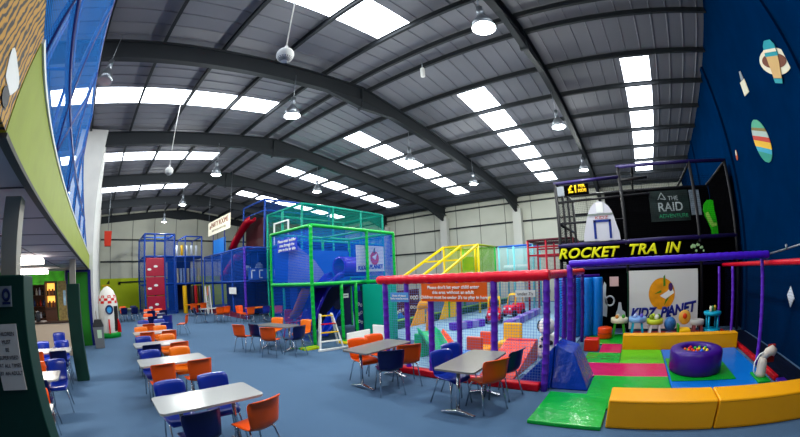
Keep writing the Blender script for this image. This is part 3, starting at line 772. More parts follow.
# teal padded partition between tower and pen
t = thing('padded_partition', 'teal padded partition between the green tower and the red rail', 'partition', (8.3, 7.5, 0))
b = MB(); b.box(8.05, 8.13, 6.9, 8.2, 0, 1.78); b.build('panel', tealp, t, bevel=.03)
pad_post(8.09, 6.83, 0, 1.85, .06, mat('teal_post_pad', '#139a8c', .4), t)
tube('rail', GREENP, [(8.09,6.85,1.86),(8.09,8.22,1.86)], .05, t)

# white A frame ladder
t = thing('toy_ladder', 'white wooden A frame ladder with coloured steps in front of the green tower', 'ladder', (6.1, 7.9, 0))
for (p0, p1) in (((5.72,7.62,0),(5.98,7.84,1.0)), ((6.42,7.42,0),(6.3,7.72,1.0)), ((6.1,8.2,0),(6.02,7.94,1.0)), ((6.72,8.02,0),(6.36,7.84,1.0))):
    MB().bar(p0, p1, .05, .03).build('rail', WHITE, t)
for z, c in ((.24,'#f2f0ea'),(.48,'#f0c419'),(.72,'#e0352b'),(.95,'#f0c419')):
    f = z
    a = Vector((5.72,7.62,0)).lerp(Vector((5.98,7.84,1)), f); c2 = Vector((6.42,7.42,0)).lerp(Vector((6.3,7.72,1)), f)
    MB().bar(a, c2, .12, .025).build('step', mat('step_'+c[1:], c, .4), t)
MB().bar((5.6,7.55,.03),(6.55,7.3,.03), .08, .05).build('foot_bar', WHITE, t)
# wavy mat
t = thing('striped_floor_mat', 'yellow and green striped mat at the foot of the green corner post', 'mat', (5.75, 8.2, 0))
for k, c in enumerate(('#c8d02a', '#2fae3c', '#e6c61c', '#2fae3c')):
    y0 = 7.92+k*.09; MB().hexa([(5.42,y0,0),(5.98,y0-.02,0),(5.98,y0+.07,0),(5.42,y0+.09,0),(5.42,y0,.05),(5.98,y0-.02,.05),(5.98,y0+.07,.05),(5.42,y0+.09,.05)]).build('stripe', mat('mat_'+c[1:], c, .4), t)
t = thing('striped_floor_mat', 'yellow and green striped mat under the white ladder', 'mat', (6.9, 8.1, 0))
for k, c in enumerate(('#e6c61c', '#2fae3c', '#d8cf2a')):
    box('stripe', mat('mat_'+c[1:], c, .4), 6.8+k*.2, 6.98+k*.2, 7.7, 8.2, 0, .05, t)
# white bench / toy cot
t = thing('white_toy_bench', 'white plastic toy bench behind the orange chairs of the middle table', 'bench', (6.7, 6.7, 0))
box('seat', WHITE, 6.15, 7.15, 6.5, 6.95, .2, .32, t, bevel=.03); box('base', WHITE, 6.3, 7.0, 6.55, 6.9, 0, .2, t, bevel=.02)
box('end_panel', WHITE, 7.17, 7.23, 6.5, 6.95, .0, .62, t, bevel=.02); box('backrest', WHITE, 6.2, 7.1, 6.97, 7.02, .2, .5, t, bevel=.02)
t = thing('purple_play_cube', 'small purple foam cube beside the white ladder', 'foam cube', (6.6, 7.2, 0))
box('block', PURPLE, 6.75, 7.05, 7.12, 7.42, 0, .25, t, bevel=.03); box('seam', DPURPLE, 6.745, 7.055, 7.115, 7.425, .12, .13, t)

# ---- netted pen with the red rail
PX, PY0, PY1 = 5.43, 1.4, 5.02
t = thing('netted_play_pen', 'netted car pen with purple posts, fat red top rail and red kerb', 'play pen', (PX, PY0, 0))
for y in (1.42, 2.37, 3.07, 3.69, 4.27, 4.84): pad_post(PX, y, 0, 1.86, .06 if y in (1.42, 3.69, 4.84, 2.37) else .05, PURPLE, t)
for x in (6.25, 6.95, 8.2, 9.6): pad_post(x, 1.43, 0, 1.9, .05, DPURPLE if x > 7 else PURPLE, t)
redr = mat('red_rail_vinyl', '#e2304a', .3, bump=(6, .5))
pad_rail((PX,PY1,1.93),(PX,1.36,1.93),.085,redr,t,lump=True); pad_rail((PX,1.43,1.93),(9.7,1.43,1.95),.07,redr,t,lump=True)
pad_rail((PX,PY1,1.9),(8.0,PY1+.02,1.9),.06,GREENP,t)
box('kerb', mat('red_kerb_vinyl', '#c4182e', .3, bump=(6, .3)), PX-.1, PX+.1, 1.5, 4.76, 0, .14, t, bevel=.03)
netp(t,'x',PX+.01,1.45,4.85,.14,1.86,'pale','#7f9fd4',.05,.11); netp(t,'y',1.43,6.25,9.6,.05,1.9,'deep','#27356e',.05,.16)
# orange notice, white sign, pale blue sign on the netting
t = thing('orange_notice_sign', 'orange sign with three lines of white writing on the red railed netting', 'sign', (5.38, 3.13, 1.5))
b = MB(); b.box(5.315,5.335,2.45,3.82,1.51,1.845); b.build('board', mat('sign_orange', '#ef7a35', .5), t)
text('lettering', "Please don't let your child enter\nthis area without an adult\nChildren must be under 3's to play in here", .083, (5.312, 3.135, 1.675), '-x', LETTER, t, .002, bold=.002, line=1.05)
t = thing('age_limit_sign', "small white sign reading under 3's on the netting near the corner", 'sign', (5.34, 1.76, 1.59))
b = MB(); b.box(5.335,5.35,1.59,1.94,1.59,1.70); b.build('board', WHITE, t); text('lettering', "under 3's", .075, (5.332, 1.765, 1.642), '-x', BLACK, t, .001)
t = thing('rules_sign', 'pale blue sign with white lines at the tower end of the netting', 'sign', (5.34, 4.39, 1.47))
b = MB(); b.box(5.335,5.35,4.16,4.62,1.485,1.675); b.build('board', mat('sign_pale_blue', '#6fa4d8', .5), t); text('lettering', 'Shoes off please\nSocks must be worn', .055, (5.332, 4.39, 1.58), '-x', LETTER, t, .001, bold=.001)

# pen floor and low back wall
t = MB().prism([(6.2,1.55,0),(10.9,1.55,0),(10.9,2.62,0),(21.4,2.62,0),(21.4,8.05,0),(8.3,8.05,0),(8.3,5.0,0),(5.62,5.0,0),(5.62,2.08,0),(6.2,2.08,0)], (0,0,.035)).build('safety_matting', mat('pale_teal_matting', '#84a6c0', .7, noise=(3, .08))); tag(t, 'pale teal safety matting covering the floor of the netted car pen', 'matting')
t = thing('low_pen_wall', 'low dark green padded wall along the back of the car pen', 'low wall', (14.5, 8.3, 0))
box('pad', mat('dark_green_pad', '#1d5a40', .5), 9.9, 21.4, 8.24, 8.34, 0, .3, t, bevel=.02); box('coping', mat('pale_green_pad', '#8fc06a', .5), 9.9, 21.4, 8.22, 8.36, .3, .36, t, bevel=.015)
# mural boards behind
t = thing('cartoon_mural_board', 'maroon mural board with white looping shapes at the back of the pen', 'mural', (10.6, 8.5, 0))
box('board', mat('maroon_board', '#4d2234', .6), 9.95, 11.6, 8.46, 8.5, 0, 1.45, t)
random.seed(3)
for k in range(16):
    cx = 10.1+.19*(k % 8); cz = .65+.42*(k//8)+random.uniform(-.08, .08); r = random.uniform(.06, .1)
    b = MB().lathe([(r*.5,0),(r,0),(r,.008),(r*.5,.008),(r*.5,0)], (cx, 8.455, cz), 12, Matrix.Rotation(PI/2, 3, 'X')); b.build('loop', mat('mural_white', '#e2dcd0', .5), t)
b = MB(); b.prism([(10.02,8.45,.36),(10.6,8.45,.36),(10.3,8.45,.62)], (0,-.006,0)); b.build('blue_patch', SKYV, t)
def panel_tri(name, label, pts, m, y, th=.06):
    o = MB().prism([(a, y, c) for a, c in pts], (0, th, 0)).build(name, m); return tag(o, label, 'foam panel')
panel_tri('foam_wedge', 'pale yellow foam sail shape leaning at the back of the pen by the mural', [(10.7,.37),(11.55,.37),(11.55,1.2)], YELV, 8.24+.0, .05) if False else panel_tri('foam_wedge', 'pale yellow foam sail shape leaning at the back of the pen by the mural', [(10.55,.0),(11.5,.0),(11.5,1.25)], YELV, 8.12)
panel_tri('foam_wedge', 'yellow foam sail shape standing right of the yellow giraffe', [(12.6,.0),(13.35,.0),(13.35,1.1)], YELP, 8.1)
t = thing('yellow_foam_board', 'upright yellow foam panel beside the second yellow sail shape', 'foam panel', (13.9, 8.15, 0))
box('panel', YELP, 13.5, 14.5, 8.1, 8.18, 0, 1.05, t, bevel=.02); box('edge_strip', GREENP, 13.4, 13.48, 8.1, 8.18, 0, 1.15, t)

# kerb blocks
def kerb(lab, p0, p1, n):
    t = thing('track_kerb', lab, 'foam kerb', p0, 'purple kerbs of the car track')
    p0 = Vector(p0); p1 = Vector(p1)
    for k in range(n):
        a = p0.lerp(p1, k/n); c = p0.lerp(p1, (k+.97)/n)
        MB().bar((a.x,a.y,.17),(c.x,c.y,.17), .32, .26).build('block', PURPLE if k % 2 == 0 else mat('pale_lilac_vinyl', '#8d86c8', .4), t, bevel=.02)
kerb('shorter purple and lilac foam kerb towards the giraffe', (10.3, 6.15, 0), (11.6, 5.55, 0), 5)
kerb('longer purple and lilac foam kerb towards the white sign', (11.1, 4.35, 0), (15.4, 4.5, 0), 8)
# toy cars
def toy_car(x, y, deg, lab):
    t = thing('toy_car', lab, 'toy car', (x, y, 0), 'red ride in toy cars with yellow roofs')
    R = Matrix.Rotation(math.radians(deg), 3, 'Z'); P = Vector((x, y, 0))
    def tr(b):
        b.v = [tuple(P + R @ Vector(v)) for v in b.v]; return b
    red = mat('toy_red', '#d8234a', .3)
    b = MB(); prof = [(-.42,.16),(.42,.16),(.5,.3),(.46,.5),(.18,.58),(.1,.5),(-.12,.5),(-.2,.62),(-.45,.62),(-.5,.35)]
    b.prism([(a, -.27, c) for a, c in prof], (0,.54,0)); tr(b).build('body', red, t, bevel=.04)
    b = MB()
    for s_ in (-1, 1):
        b.tube([(.2,s_*.23,.56),(.1,s_*.22,.95),(-.02,s_*.2,1.04)], .03, 8); b.tube([(-.36,s_*.23,.58),(-.32,s_*.22,.95),(-.22,s_*.2,1.04)], .03, 8)
    b.hexa([(-.3,-.24,.99),(.1,-.24,.99),(.1,.24,.99),(-.3,.24,.99),(-.24,-.19,1.08),(.04,-.19,1.08),(.04,.19,1.08),(-.24,.19,1.08)])
    tr(b).build('roof', YELP, t)
    for a in (-.3, .3):
        for s_ in (-1, 1):
            b = MB().lathe([(0,-.05),(.14,-.05),(.16,-.02),(.16,.02),(.14,.05),(0,.05)], (a, s_*.29, .2), 14, Matrix.Rotation(PI/2, 3, 'X')); tr(b).build('wheel', BLACK, t)
    for s_ in (-1, 1): tr(MB().ball((.48, s_*.16, .42), .055, 10)).build('headlamp', WHITE, t)
toy_car(12.5, 5.45, 200, 'red toy car with yellow roof nearer the orange sign, half behind a purple post')
toy_car(14.4, 5.3, 160, 'red toy car with yellow roof parked beside the longer purple kerb')
# giraffe slide and other ride-ons by the fence
t = thing('giraffe_toddler_slide', 'yellow giraffe shaped toddler slide behind the red railed netting', 'toy slide', (7.6, 5.3, 0))
MB().tube([(7.75,5.35,.35),(7.78,5.36,.9),(7.82,5.38,1.1)], [.11,.08,.07], 12).build('neck', YELV, t)
b = MB(); b.ball((7.7,5.44,1.2), .17, 14, (.8,1.2,.8)); b.ball((7.66,5.56,1.14), .1, 10); b.build('head', YELV, t)
b = MB()
for s_ in (-1, 1): b.tube([(7.78+.05*s_,5.37,1.28),(7.8+.08*s_,5.36,1.4)], .02, 6)
b.build('horn', YELV, t)
b = MB(); b.hexa([(7.45,5.05,0),(8.1,5.05,0),(8.1,5.75,0),(7.45,5.75,0),(7.55,5.15,.42),(8.0,5.15,.42),(8.0,5.65,.42),(7.55,5.65,.42)]); b.build('body', YELV, t, bevel=.06)
slide_chute('chute', ORANGEP, [(7.6,5.0,.46),(7.45,4.75,.34),(7.2,4.4,.16),(7.1,4.25,.12)], .36, t, .08)
t = thing('green_toddler_slide', 'green plastic toddler slide just inside the netting near the orange chairs', 'toy slide', (6.6, 4.6, 0))
slide_chute('chute', mat('mint_green_plastic', '#1fb07a', .35), [(6.75,4.75,.66),(6.6,4.5,.59),(6.3,4.0,.24),(6.2,3.85,.14)], .4, t, .1)
box('support', mat('mint_green_plastic', '#1fb07a', .35), 6.55, 6.95, 4.72, 4.98, .035, .6, t, bevel=.03)
t = thing('orange_rocker', 'orange and yellow plastic rocker between the giraffe and the middle purple posts', 'rocker', (7.0, 3.35, 0))
b = MB(); b.tube([(6.6,3.2,.22),(6.75,3.2,.1),(7.0,3.2,.06),(7.25,3.2,.1),(7.4,3.2,.22)], .05, 8); b.tube([(6.6,3.55,.22),(6.75,3.55,.1),(7.0,3.55,.06),(7.25,3.55,.1),(7.4,3.55,.22)], .05, 8)
b.v = [(x, y, z+.03) for x, y, z in b.v]; b.build('rocker_rail', ORANGEP, t)
box('seat', YELV, 6.65, 7.35, 3.15, 3.6, .2, .32, t, bevel=.05); box('backrest', ORANGEP, 6.6, 6.7, 3.18, 3.57, .3, .62, t, bevel=.03); box('backrest', ORANGEP, 7.3, 7.4, 3.18, 3.57, .3, .62, t, bevel=.03)
t = thing('red_blue_rocker', 'red and blue ride-on seat low behind the netting by the giraffe', 'ride-on toy', (6.3, 3.2, 0))
box('base', mat('toy_red', '#d8234a', .3), 5.95, 6.4, 2.95, 3.6, .035, .22, t, bevel=.04); box('seat', SKYV, 6.0, 6.35, 3.05, 3.5, .22, .4, t, bevel=.04)
t = thing('yellow_foam_armchair', 'yellow rounded foam seat behind the pen table', 'foam seat', (7.7, 3.1, 0))
box('seat', YELP, 7.45, 7.95, 2.75, 3.25, .035, .35, t, bevel=.06); box('backrest', YELP, 7.98, 8.12, 2.75, 3.25, .035, .75, t, bevel=.05)
t = thing('red_foam_ramp', 'orange red foam ramp in the pen beside the red kerb', 'foam ramp', (6.3, 2.3, 0))
MB().prism([(5.64,2.1,.04),(7.1,2.1,.04),(7.1,2.1,.5)], (0,.72,0)).build('ramp', mat('orange_red_vinyl', '#e0491f', .3, bump=(5,.4)), t, bevel=.02)
b = MB(); b.box(7.12,7.3,2.1,2.82,.04,.52); b.build('end_block', REDV, t, bevel=.03)
# spotted toy dog
t = thing('spotted_toy_dog', 'white black spotted toy dog ride-on behind the corner post', 'toy dog', (7.6, 2.05, 0))
b = MB(); b.hexa([(7.42,1.75,.035),(8.05,1.75,.035),(8.05,2.2,.035),(7.42,2.2,.035),(7.5,1.8,.55),(8.0,1.8,.55),(8.0,2.15,.55),(7.5,2.15,.55)]); b.build('body', WHITE, t, bevel=.08)
b = MB(); b.ball((7.55,1.97,.76), .2, 16, (.95,1.0,1.05)); b.ball((7.4,1.97,.7), .12, 12); b.build('head', WHITE, t)
for s_ in (-1, 1): MB().ball((7.6,1.97+s_*.2,.76), .1, 10, (.6,.5,1.3)).build('ear', BLACK, t)
for (y, z, r) in ((1.85,.4,.06),(2.08,.3,.05),(1.95,.2,.05),(2.05,.48,.045)): MB().ball((7.47,y,z), r, 8, (.4,1,1)).build('spot', BLACK, t)

# ---- raised yellow, teal and red frames over the back of the pen
yf = mat('yellow_frame_pad', '#e8cf2a', .4)
t = thing('yellow_ramp_frame', 'yellow sloping ramp frame with netted box rising behind the red rail', 'play frame', (15.3, 8.5, 0))
for y in (7.45, 8.42, 9.45):
    MB().bar((11.7,y,1.92),(15.3,y,3.42), .09, .09).build('slope_beam', yf, t)
for (a, z) in ((15.3,3.42),(13.4,2.63)): MB().bar((a,7.45,z),(a,9.45,z), .08, .08).build('rail', yf, t)
for x in (15.3, 17.4):
    for y in (7.45, 9.45): tube('post', yf if x < 16 else GREENP, [(x,y,.036 if y < 8 else 0),(x,y,3.42)], .06, t)
    tube('rail', mat('olive_pad', '#8f9a2a', .5), [(x,7.45,2.0),(x,9.45,2.0)], .05, t)
tube('post', yf, [(15.3,7.62,2.0),(15.3,7.62,3.42)], .06, t); tube('post', yf, [(15.3,8.42,2.0),(15.3,8.42,3.42)], .04, t)
for y in (7.45, 9.45): tube('rail', mat('olive_pad', '#8f9a2a', .5), [(15.3,y,3.42),(17.4,y,3.42)], .05, t)
box('deck', mat('dull_brown_deck', '#5d4a44', .7), 11.7, 17.4, 7.5, 9.4, 1.84, 1.9, t)
netp(t,'x',15.3,7.45,9.45,1.95,3.42,'lime','#b7c832',.06,.3); netp(t,'y',7.45,15.3,17.4,1.95,3.42,'lime','#8fb93a',.06,.25); netp(t,'x',17.4,7.45,9.45,1.95,3.42,'olive','#4f8a4a',.06,.3)
box('green_window_pad', GREENP, 15.33, 15.38, 7.75, 8.35, 2.15, 2.85, t)
t = thing('teal_netted_walkway', 'pale teal netted walkway linking the yellow box to the red frame', 'walkway', (17.8, 6.4, 0))
ltp = mat('pale_teal_pad', '#7fc9d0', .4)
for x, y in ((17.6,7.3),(17.6,6.4),(17.6,5.3),(19.0,7.3),(19.0,5.3)): tube('post', ltp, [(x,y,.036),(x,y,3.4)], .05, t)
for x in (17.6, 19.0):
    tube('rail', mat('blue_pad', '#2b6fc4', .4), [(x,5.3,3.4),(x,7.3,3.4)], .05, t); tube('rail', ltp, [(x,5.3,2.0),(x,7.3,2.0)], .05, t)
netp(t,'x',17.6,5.3,7.3,2.0,3.4,'teal','#9fd4d8',.06,.25); netp(t,'x',19.0,5.3,7.3,2.0,3.4,'teal','#9fd4d8',.06,.25)
box('deck', mat('grey_blue_deck', '#5b6f86', .7), 17.6, 19.0, 5.3, 7.3, 1.86, 1.94, t)
tube('padded_roller', WHITE, [(17.9,5.6,2.25),(17.9,7.1,2.25)], .14, t)
t = thing('red_play_frame', 'dark red square frame with black netting above the white age sign', 'play frame', (15.5, 3.8, 0))
redf = mat('dark_red_pad', '#a8203c', .4)
for x in (15.5, 17.2):
    for y in (2.7, 4.0, 4.9): tube('post', redf, [(x,y,.036),(x,y,3.42)], .055, t)
    for z in (2.0, 2.72, 3.1): tube('rail', redf, [(x,2.7,z),(x,4.9,z)], .04, t)
    tube('rail', mat('black_red_pad', '#4a1420', .5), [(x,2.7,3.42),(x,4.9,3.42)], .06, t)
for y in (2.7, 4.9): tube('rail', mat('black_red_pad', '#4a1420', .5), [(15.5,y,3.42),(17.2,y,3.42)], .06, t)
nettop(t, 15.5, 17.2, 2.7, 4.9, 3.42, 'black', '#17181c', .06, .35); netp(t,'x',15.5,2.7,4.9,2.0,3.42,'dark','#43343c',.06,.16)
box('deck', mat('grey_blue_deck', '#5b6f86', .7), 15.5, 17.2, 2.75, 4.85, 1.86, 1.94, t)
# ---- soft play floor by the dark wall
def mat_pad(lab, m, x0, x1, y0, y1, z1=.05, grp=None, name='floor_mat'):
    o = box(name, m, x0+.006, x1-.006, y0+.006, y1-.006, 0, z1, bevel=.015); return tag(o, lab, 'mat', grp)
mat_pad('bright green crash mat lying outside the yellow wall nearest the camera', LIMEM, 4.08, 5.3, .24, 1.28, .06)
mat_pad('bright green floor mat just inside the long yellow front wall', LIMEM, 4.78, 6.36, -.87, .66)
mat_pad('bright pink floor mat in front of the purple drum side', PINKM, 6.36, 7.28, -.87, .92)
mat_pad('lighter green floor mat between the pink mat and the rear yellow wall', mat('lime_green_mat', '#62b83a', .3, bump=(4,.35)), 7.28, 8.55, -.87, .2)
mat_pad('green floor mat beside the pink mat below the red cube', LIMEM, 7.28, 8.2, .2, 1.05)
mat_pad('narrow pink floor mat behind the red cube', PINKM, 8.2, 9.2, .2, .78)
mat_pad('dark green floor mat under the round orange stool', mat('mid_green_mat', '#1f9a3c', .3, bump=(4,.3)), 9.2, 10.6, -.02, 1.3)
mat_pad('large bright blue floor mat around the purple drum', mat('bright_blue_mat', '#1276c9', .35, bump=(3,.25)), 4.78, 8.55, -3.05, -.87)
mat_pad('long red floor mat under the row of toy tables', mat('red_mat', '#8e1430', .4, bump=(3,.2)), 9.5, 11.05, -3.1, -.04, .05)
o = box('green_drum_mat', mat('mid_green_mat', '#1f9a3c', .3), 6.05, 7.6, -2.3, -.9, .052, .07, bevel=.008); tag(o, 'square green mat under the purple drum', 'mat')
t = box('small_green_mat', mat('mid_green_mat', '#1f9a3c', .3), 5.7, 6.3, -3.02, -2.72, .052, .085, bevel=.008); tag(t, 'small green mat under the white toy beside the dark wall', 'mat')
t = box('purple_mat_block', DPURPLE, 5.3, 5.6, -3.3, -3.08, .052, .16, bevel=.02) ; tag(t, 'low purple block beside the white toy at the end of the yellow wall', 'foam block')
def foam_wall(lab, y0, y1, x0, x1, h, grp):
    t = thing('foam_wall_block', lab, 'foam block', ((x0+x1)/2, (y0+y1)/2, 0), grp)
    box('block', YELV, x0, x1, y0+.004, y1-.004, 0, h, t, bevel=.025)
    b = MB(); b.box(x0-.003, x0+.004, y0+.03, y1-.03, .03, .034); b.box(x0-.003, x0+.004, y0+.03, y1-.03, h-.035, h-.031); b.build('seam', mat('yellow_seam', '#a87608', .6), t)
foam_wall('long yellow foam wall block in front, the one beside the green crash mat', -1.385, .2, 4.18, 4.7, .4, 'front yellow wall blocks')
foam_wall('long yellow foam wall block in front, the one running to the dark wall', -3.6, -1.395, 4.18, 4.7, .4, 'front yellow wall blocks')
foam_wall('yellow foam wall block at the rear in front of the toy tables', -3.15, .19, 8.6, 8.92, .39, 'rear yellow wall')
o = box('red_edge_strip', mat('red_pad', '#b81f2e', .5), 5.9, 10.9, -3.32, -3.2, 0, .1, bevel=.02); tag(o, 'red padded strip along the foot of the dark wall netting', 'edging')
# purple ball drum
DX, DY = 6.75, -1.5
t = thing('ball_pool_drum', 'purple ring shaped ball pool drum standing on the green and blue mats', 'ball pool', (DX, DY, .07))
MB().lathe([(.33,.09),(.575,.07),(.6,.1),(.6,.43),(.58,.47),(.53,.49),(.38,.49),(.34,.47),(.33,.44),(.33,.09)], (DX,DY,.002), 44).build('ring', DPURPLE, t)
MB().lathe([(0,.345),(.328,.345)], (DX,DY,0), 30).build('base', mat('black_pad', '#191425', .6), t)
random.seed(11)
bcol = [('blue', '#2f7be0'), ('green', '#3fae4a'), ('orange', '#ee7a2a'), ('yellow', '#f0cf2a'), ('red', '#d83a3a')]
bproto = {}
for k in range(34):
    nm, hx = bcol[k % 5]
    a = k*2.399; r = .285*math.sqrt((k % 17+.5)/17); z = .385 + (.055 if k >= 17 else 0)
    x, y = DX+r*math.cos(a), DY+r*math.sin(a)
    lab = '%s plastic ball lying in the purple drum' % nm
    if nm not in bproto:
        bproto[nm] = o = MB().ball((0,0,0), .035, 12).build('play_ball', mat('ball_'+nm, hx, .35))
    else:
        o = bproto[nm].copy(); COL.objects.link(o)
    o.location = (x, y, z); tag(o, lab, 'ball', '%s balls in the purple drum' % nm)
# blue wedge
t = thing('foam_hump', 'big shiny blue foam hump wedged beside the corner post', 'foam block', (5.85, 1.3, 0))
shb = mat('shiny_blue_vinyl', '#1b4aa8', .18, bump=(6,.8), spec=.6)
MB().hexa([(5.56,.66,0),(6.5,.66,0),(6.5,1.34,0),(5.56,1.34,0),(5.74,1.0,.62),(6.3,.98,.66),(6.3,1.34,.76),(5.74,1.34,.74)]).build('block', shb, t, bevel=.03)
MB().prism([(5.56,1.345,0),(5.56,2.03,0),(5.72,1.345,.72)], (.48,0,0)).build('side_slope', shb, t, bevel=.02)
# cubes
o = box('foam_cube', mat('orange_red_cube', '#d8401f', .35, bump=(5,.2)), 8.45, 8.82, .82, 1.2, .0, .3, bevel=.03); tag(o, 'orange red foam cube at the edge of the green mats, the flatter one in front', 'foam cube')
t = thing('round_stool', 'round orange stool standing on the dark green mat behind the cube', 'stool', (9.95, .78, .052))
MB().lathe([(0,0),(.2,0),(.22,.03),(.22,.28),(.2,.31),(0,.31)], (9.95,.78,.052), 24).build('seat', mat('orange_vinyl', '#e5541c', .35), t)
MB().lathe([(.221,.14),(.226,.145),(.226,.16),(.221,.165)], (9.95,.78,.052), 24).build('piping', mat('dark_orange', '#a83a10', .4), t)
# blue padded rollers
t = thing('roller_frame', 'tall bright blue padded rollers standing side by side behind the purple posts', 'padded rollers', (9.4, 1.3, 0))
for k, (x, y) in enumerate(((9.35,1.86),(9.45,1.5),(9.55,1.14),(9.62,.84))):
    x += .75; y += .0
    b = MB(); b.lathe([(0,.055),(.15,.055),(.165,.08),(.165,1.72),(.15,1.76),(0,1.76)], (x, y+.22, 0), 20); b.build('roller', SKYV, t)
tube('rail', DPURPLE, [(10.05,2.15,1.8),(10.4,1.0,1.8)], .05, t)

# ---- purple gate over the soft play floor
t = thing('purple_gate_frame', 'purple padded gate frame spanning the soft play floor to the dark wall', 'gate frame', (6.7, -1, 0))
pad_post(6.74, 1.26, 0, 2.1, .06, PURPLE, t)
pad_rail((6.74,1.26,2.11),(6.74,-3.25,2.15),.065,mat('bright_purple_vinyl','#5a33c0',.35,bump=(10,.3)),t,lump=True)
for x, z1 in ((6.84,2.07),(9.18,1.94),(10.75,1.94)): pad_post(x, -3.1 if x < 7 else -3.1, .0 if x > 100 else .056 if x < 8.5 else .0 if x < 9.4 else .056, z1, .045, PURPLE, t)
pad_rail((3.2,-3.28,2.0),(10.8,-3.28,1.98),.05,mat('red_gate_pad','#c2122c',.35),t)
tube('cable', STEEL, [(6.74,-3.25,2.15),(5.6,-3.6,2.27),(4.4,-3.9,2.4)], .018, t)
MB().lathe([(0,-.05),(.03,-.04),(.03,.04),(0,.05)], (6.1,-3.43,2.25), 10).build('cable_clamp', STEEL, t)
netp(t,'y',-3.33,5.2,10.8,.12,1.95,'wall','#0d1534',.05,.05)
o = box('dark_floor_sheet', mat('navy_sheet', '#060d20', .9, spec=.1), 4.75, 11.0, -4.18, -3.36, 0, .02); tag(o, 'dark navy sheet added over the strip between the red edging and the dark wall', 'mat')  # added sheet that makes the carpet strip dark
# ---- rocket train structure
RX, RY0, RY1 = 11.2, -4.05, 2.42
t = thing('rocket_train_structure', 'black two storey play frame with purple rails beside the dark blue wall', 'play frame', (RX, 0, 0))
bkp = mat('black_pad_post', '#0d0c11', .6); dpr = mat('dark_purple_rail', '#2c2250', .45); blk = mat('black_board', '#040405', .9, spec=0)
for y, z1 in ((RY1-.05,4.85),(.09,5.2),(-2.55,5.2),(RY0+.05,5.2)): tube('post', bkp, [(RX,y,.0),(RX,y,z1)], .06, t, 10)
for y, z1 in ((RY1-.05,4.8),(-.5,5.15),(RY0+.05,5.15),(-2.55,5.15)): tube('post', bkp, [(14.6,y,0),(14.6,y,z1)], .06, t, 10)
for x in (12.3, 13.4): tube('post', bkp, [(x,RY1-.05,0),(x,RY1-.05,4.8)], .05, t, 10)
tube('rail', dpr, [(RX,RY1,4.85),(RX,.1,4.87)], .06, t, 10); tube('rail', dpr, [(RX,.15,5.2),(RX,RY0,5.22)], .06, t, 10)
tube('rail', dpr, [(RX,RY1+.02,2.78),(RX,RY0,2.86)], .07, t, 10); tube('rail', bkp, [(RX,.1,4.75),(RX,-.9,4.8)], .05, t); tube('rail', dpr, [(RX,RY1,2.02),(RX,RY0,2.04)], .04, t, 10)
tube('rail', bkp, [(RX,RY1,4.2),(RX,-.9,4.25)], .04, t); tube('rail', bkp, [(RX,RY1,3.5),(RX,.1,3.5)], .04, t)
for y, z in ((RY1-.05,4.83),(-.42,5.18),(-2.55,5.18),(RY0+.05,5.18),(RY1-.05,3.5),(RY1-.05,2.78)): tube('rail', bkp, [(RX,y,z),(14.6,y,z)], .05, t, 10)
tube('rail', bkp, [(14.6,RY1,5.1),(14.6,RY0,5.12)], .06, t, 10); tube('rail', bkp, [(14.6,RY1,4.3),(14.6,RY0,4.3)], .04, t, 10)
box('deck', blk, RX+.06, 14.55, RY0+.05, RY1-.1, 2.72, 2.8, t)
box('back_panel', blk, 14.45, 14.52, RY0+.05, .9, 2.8, 5.05, t); box('side_panel', blk, RX+.1, 14.4, RY0+.0, RY0+.03, 2.8, 5.15, t)
box('lower_side_panel', blk, RX+.1, 14.4, RY0, RY0+.03, 0, 2.72, t); box('lower_back_panel', blk, 11.9, 11.95, RY0+.05, RY1-.1, 0, 2.7, t)
netp(t,'x',RX+.02,RY0,RY1,2.86,4.8,'night','#0a0a0e',.06,.08)
netp(t,'y',RY1,RX,14.6,2.0,4.8,'night','#0c0b10',.06,.25)
# name board with yellow letters
t = thing('rocket_train_sign', 'long black name board with slanted yellow capital letters under the purple rail', 'sign', (RX-.1, 0, 2.3))
box('board', blk, RX-.1, RX-.075, -3.9, 2.4, 2.26, 2.7, t)
yl = mat('yellow_lettering', '#e8e32c', .5); yl2 = mat('yellow_edge', '#8f8a12', .5)
RXs = RX-.11
text('lettering', 'ROCKET', .43, (RXs, 1.38, 2.5), '-x', yl, t, .002, shear=.3, bold=.016, wide=1.14, spacing=1.08, tilt=.0)
text('lettering', 'TRA', .43, (RXs, -.47, 2.53), '-x', yl, t, .002, shear=.3, bold=.016, wide=1.2, spacing=1.06)
text('lettering', 'IN', .43, (RXs, -1.53, 2.54), '-x', yl, t, .002, shear=.3, bold=.016, wide=1.15, spacing=1.06)
b = MB()
random.seed(5)
for k in range(9):
    b.ball((RXs-.002, -2.2-.055*k, 2.52+random.uniform(-.1,.1)), random.uniform(.03,.06), 8, (.12,1,1))
b.build('creature_print', mat('pale_green_print', '#9fc48a', .5), t)
# rocket shaped sign
t = thing('rocket_shaped_sign', 'white rocket shaped board with a blue edged window above the name board', 'sign', (RX-.05, .9, 2.84))
out = []
for (y, z) in ((1.52,2.87),(1.5,3.1),(1.42,3.4),(1.36,3.6),(1.29,3.8),(1.2,3.94),(1.08,4.05),(.95,4.1),(.85,4.1),(.72,4.05),(.6,3.94),(.51,3.8),(.44,3.6),(.39,3.4),(.3,3.1),(.28,2.87)): out.append((RX-.14, y, z))
MB().prism(out, (.05,0,0)).build('board', mat('board_white', '#c9c8d2', .5), t)
b = MB(); b.box(RX-.155,RX-.142,.47,1.33,3.66,3.72); b.build('grey_band', mat('band_grey', '#7d8580', .5), t)
b = MB(); b.box(RX-.155,RX-.142,.78,1.02,3.74,4.06); b.build('nose_panel', WHITE, t)
b = MB(); b.box(RX-.155,RX-.142,1.08,1.16,2.93,3.5); b.box(RX-.155,RX-.142,.56,.64,2.93,3.5); b.box(RX-.155,RX-.142,.56,1.16,3.44,3.52)
b.build('window_rim', mat('frame_blue', '#1d3a82', .5), t)
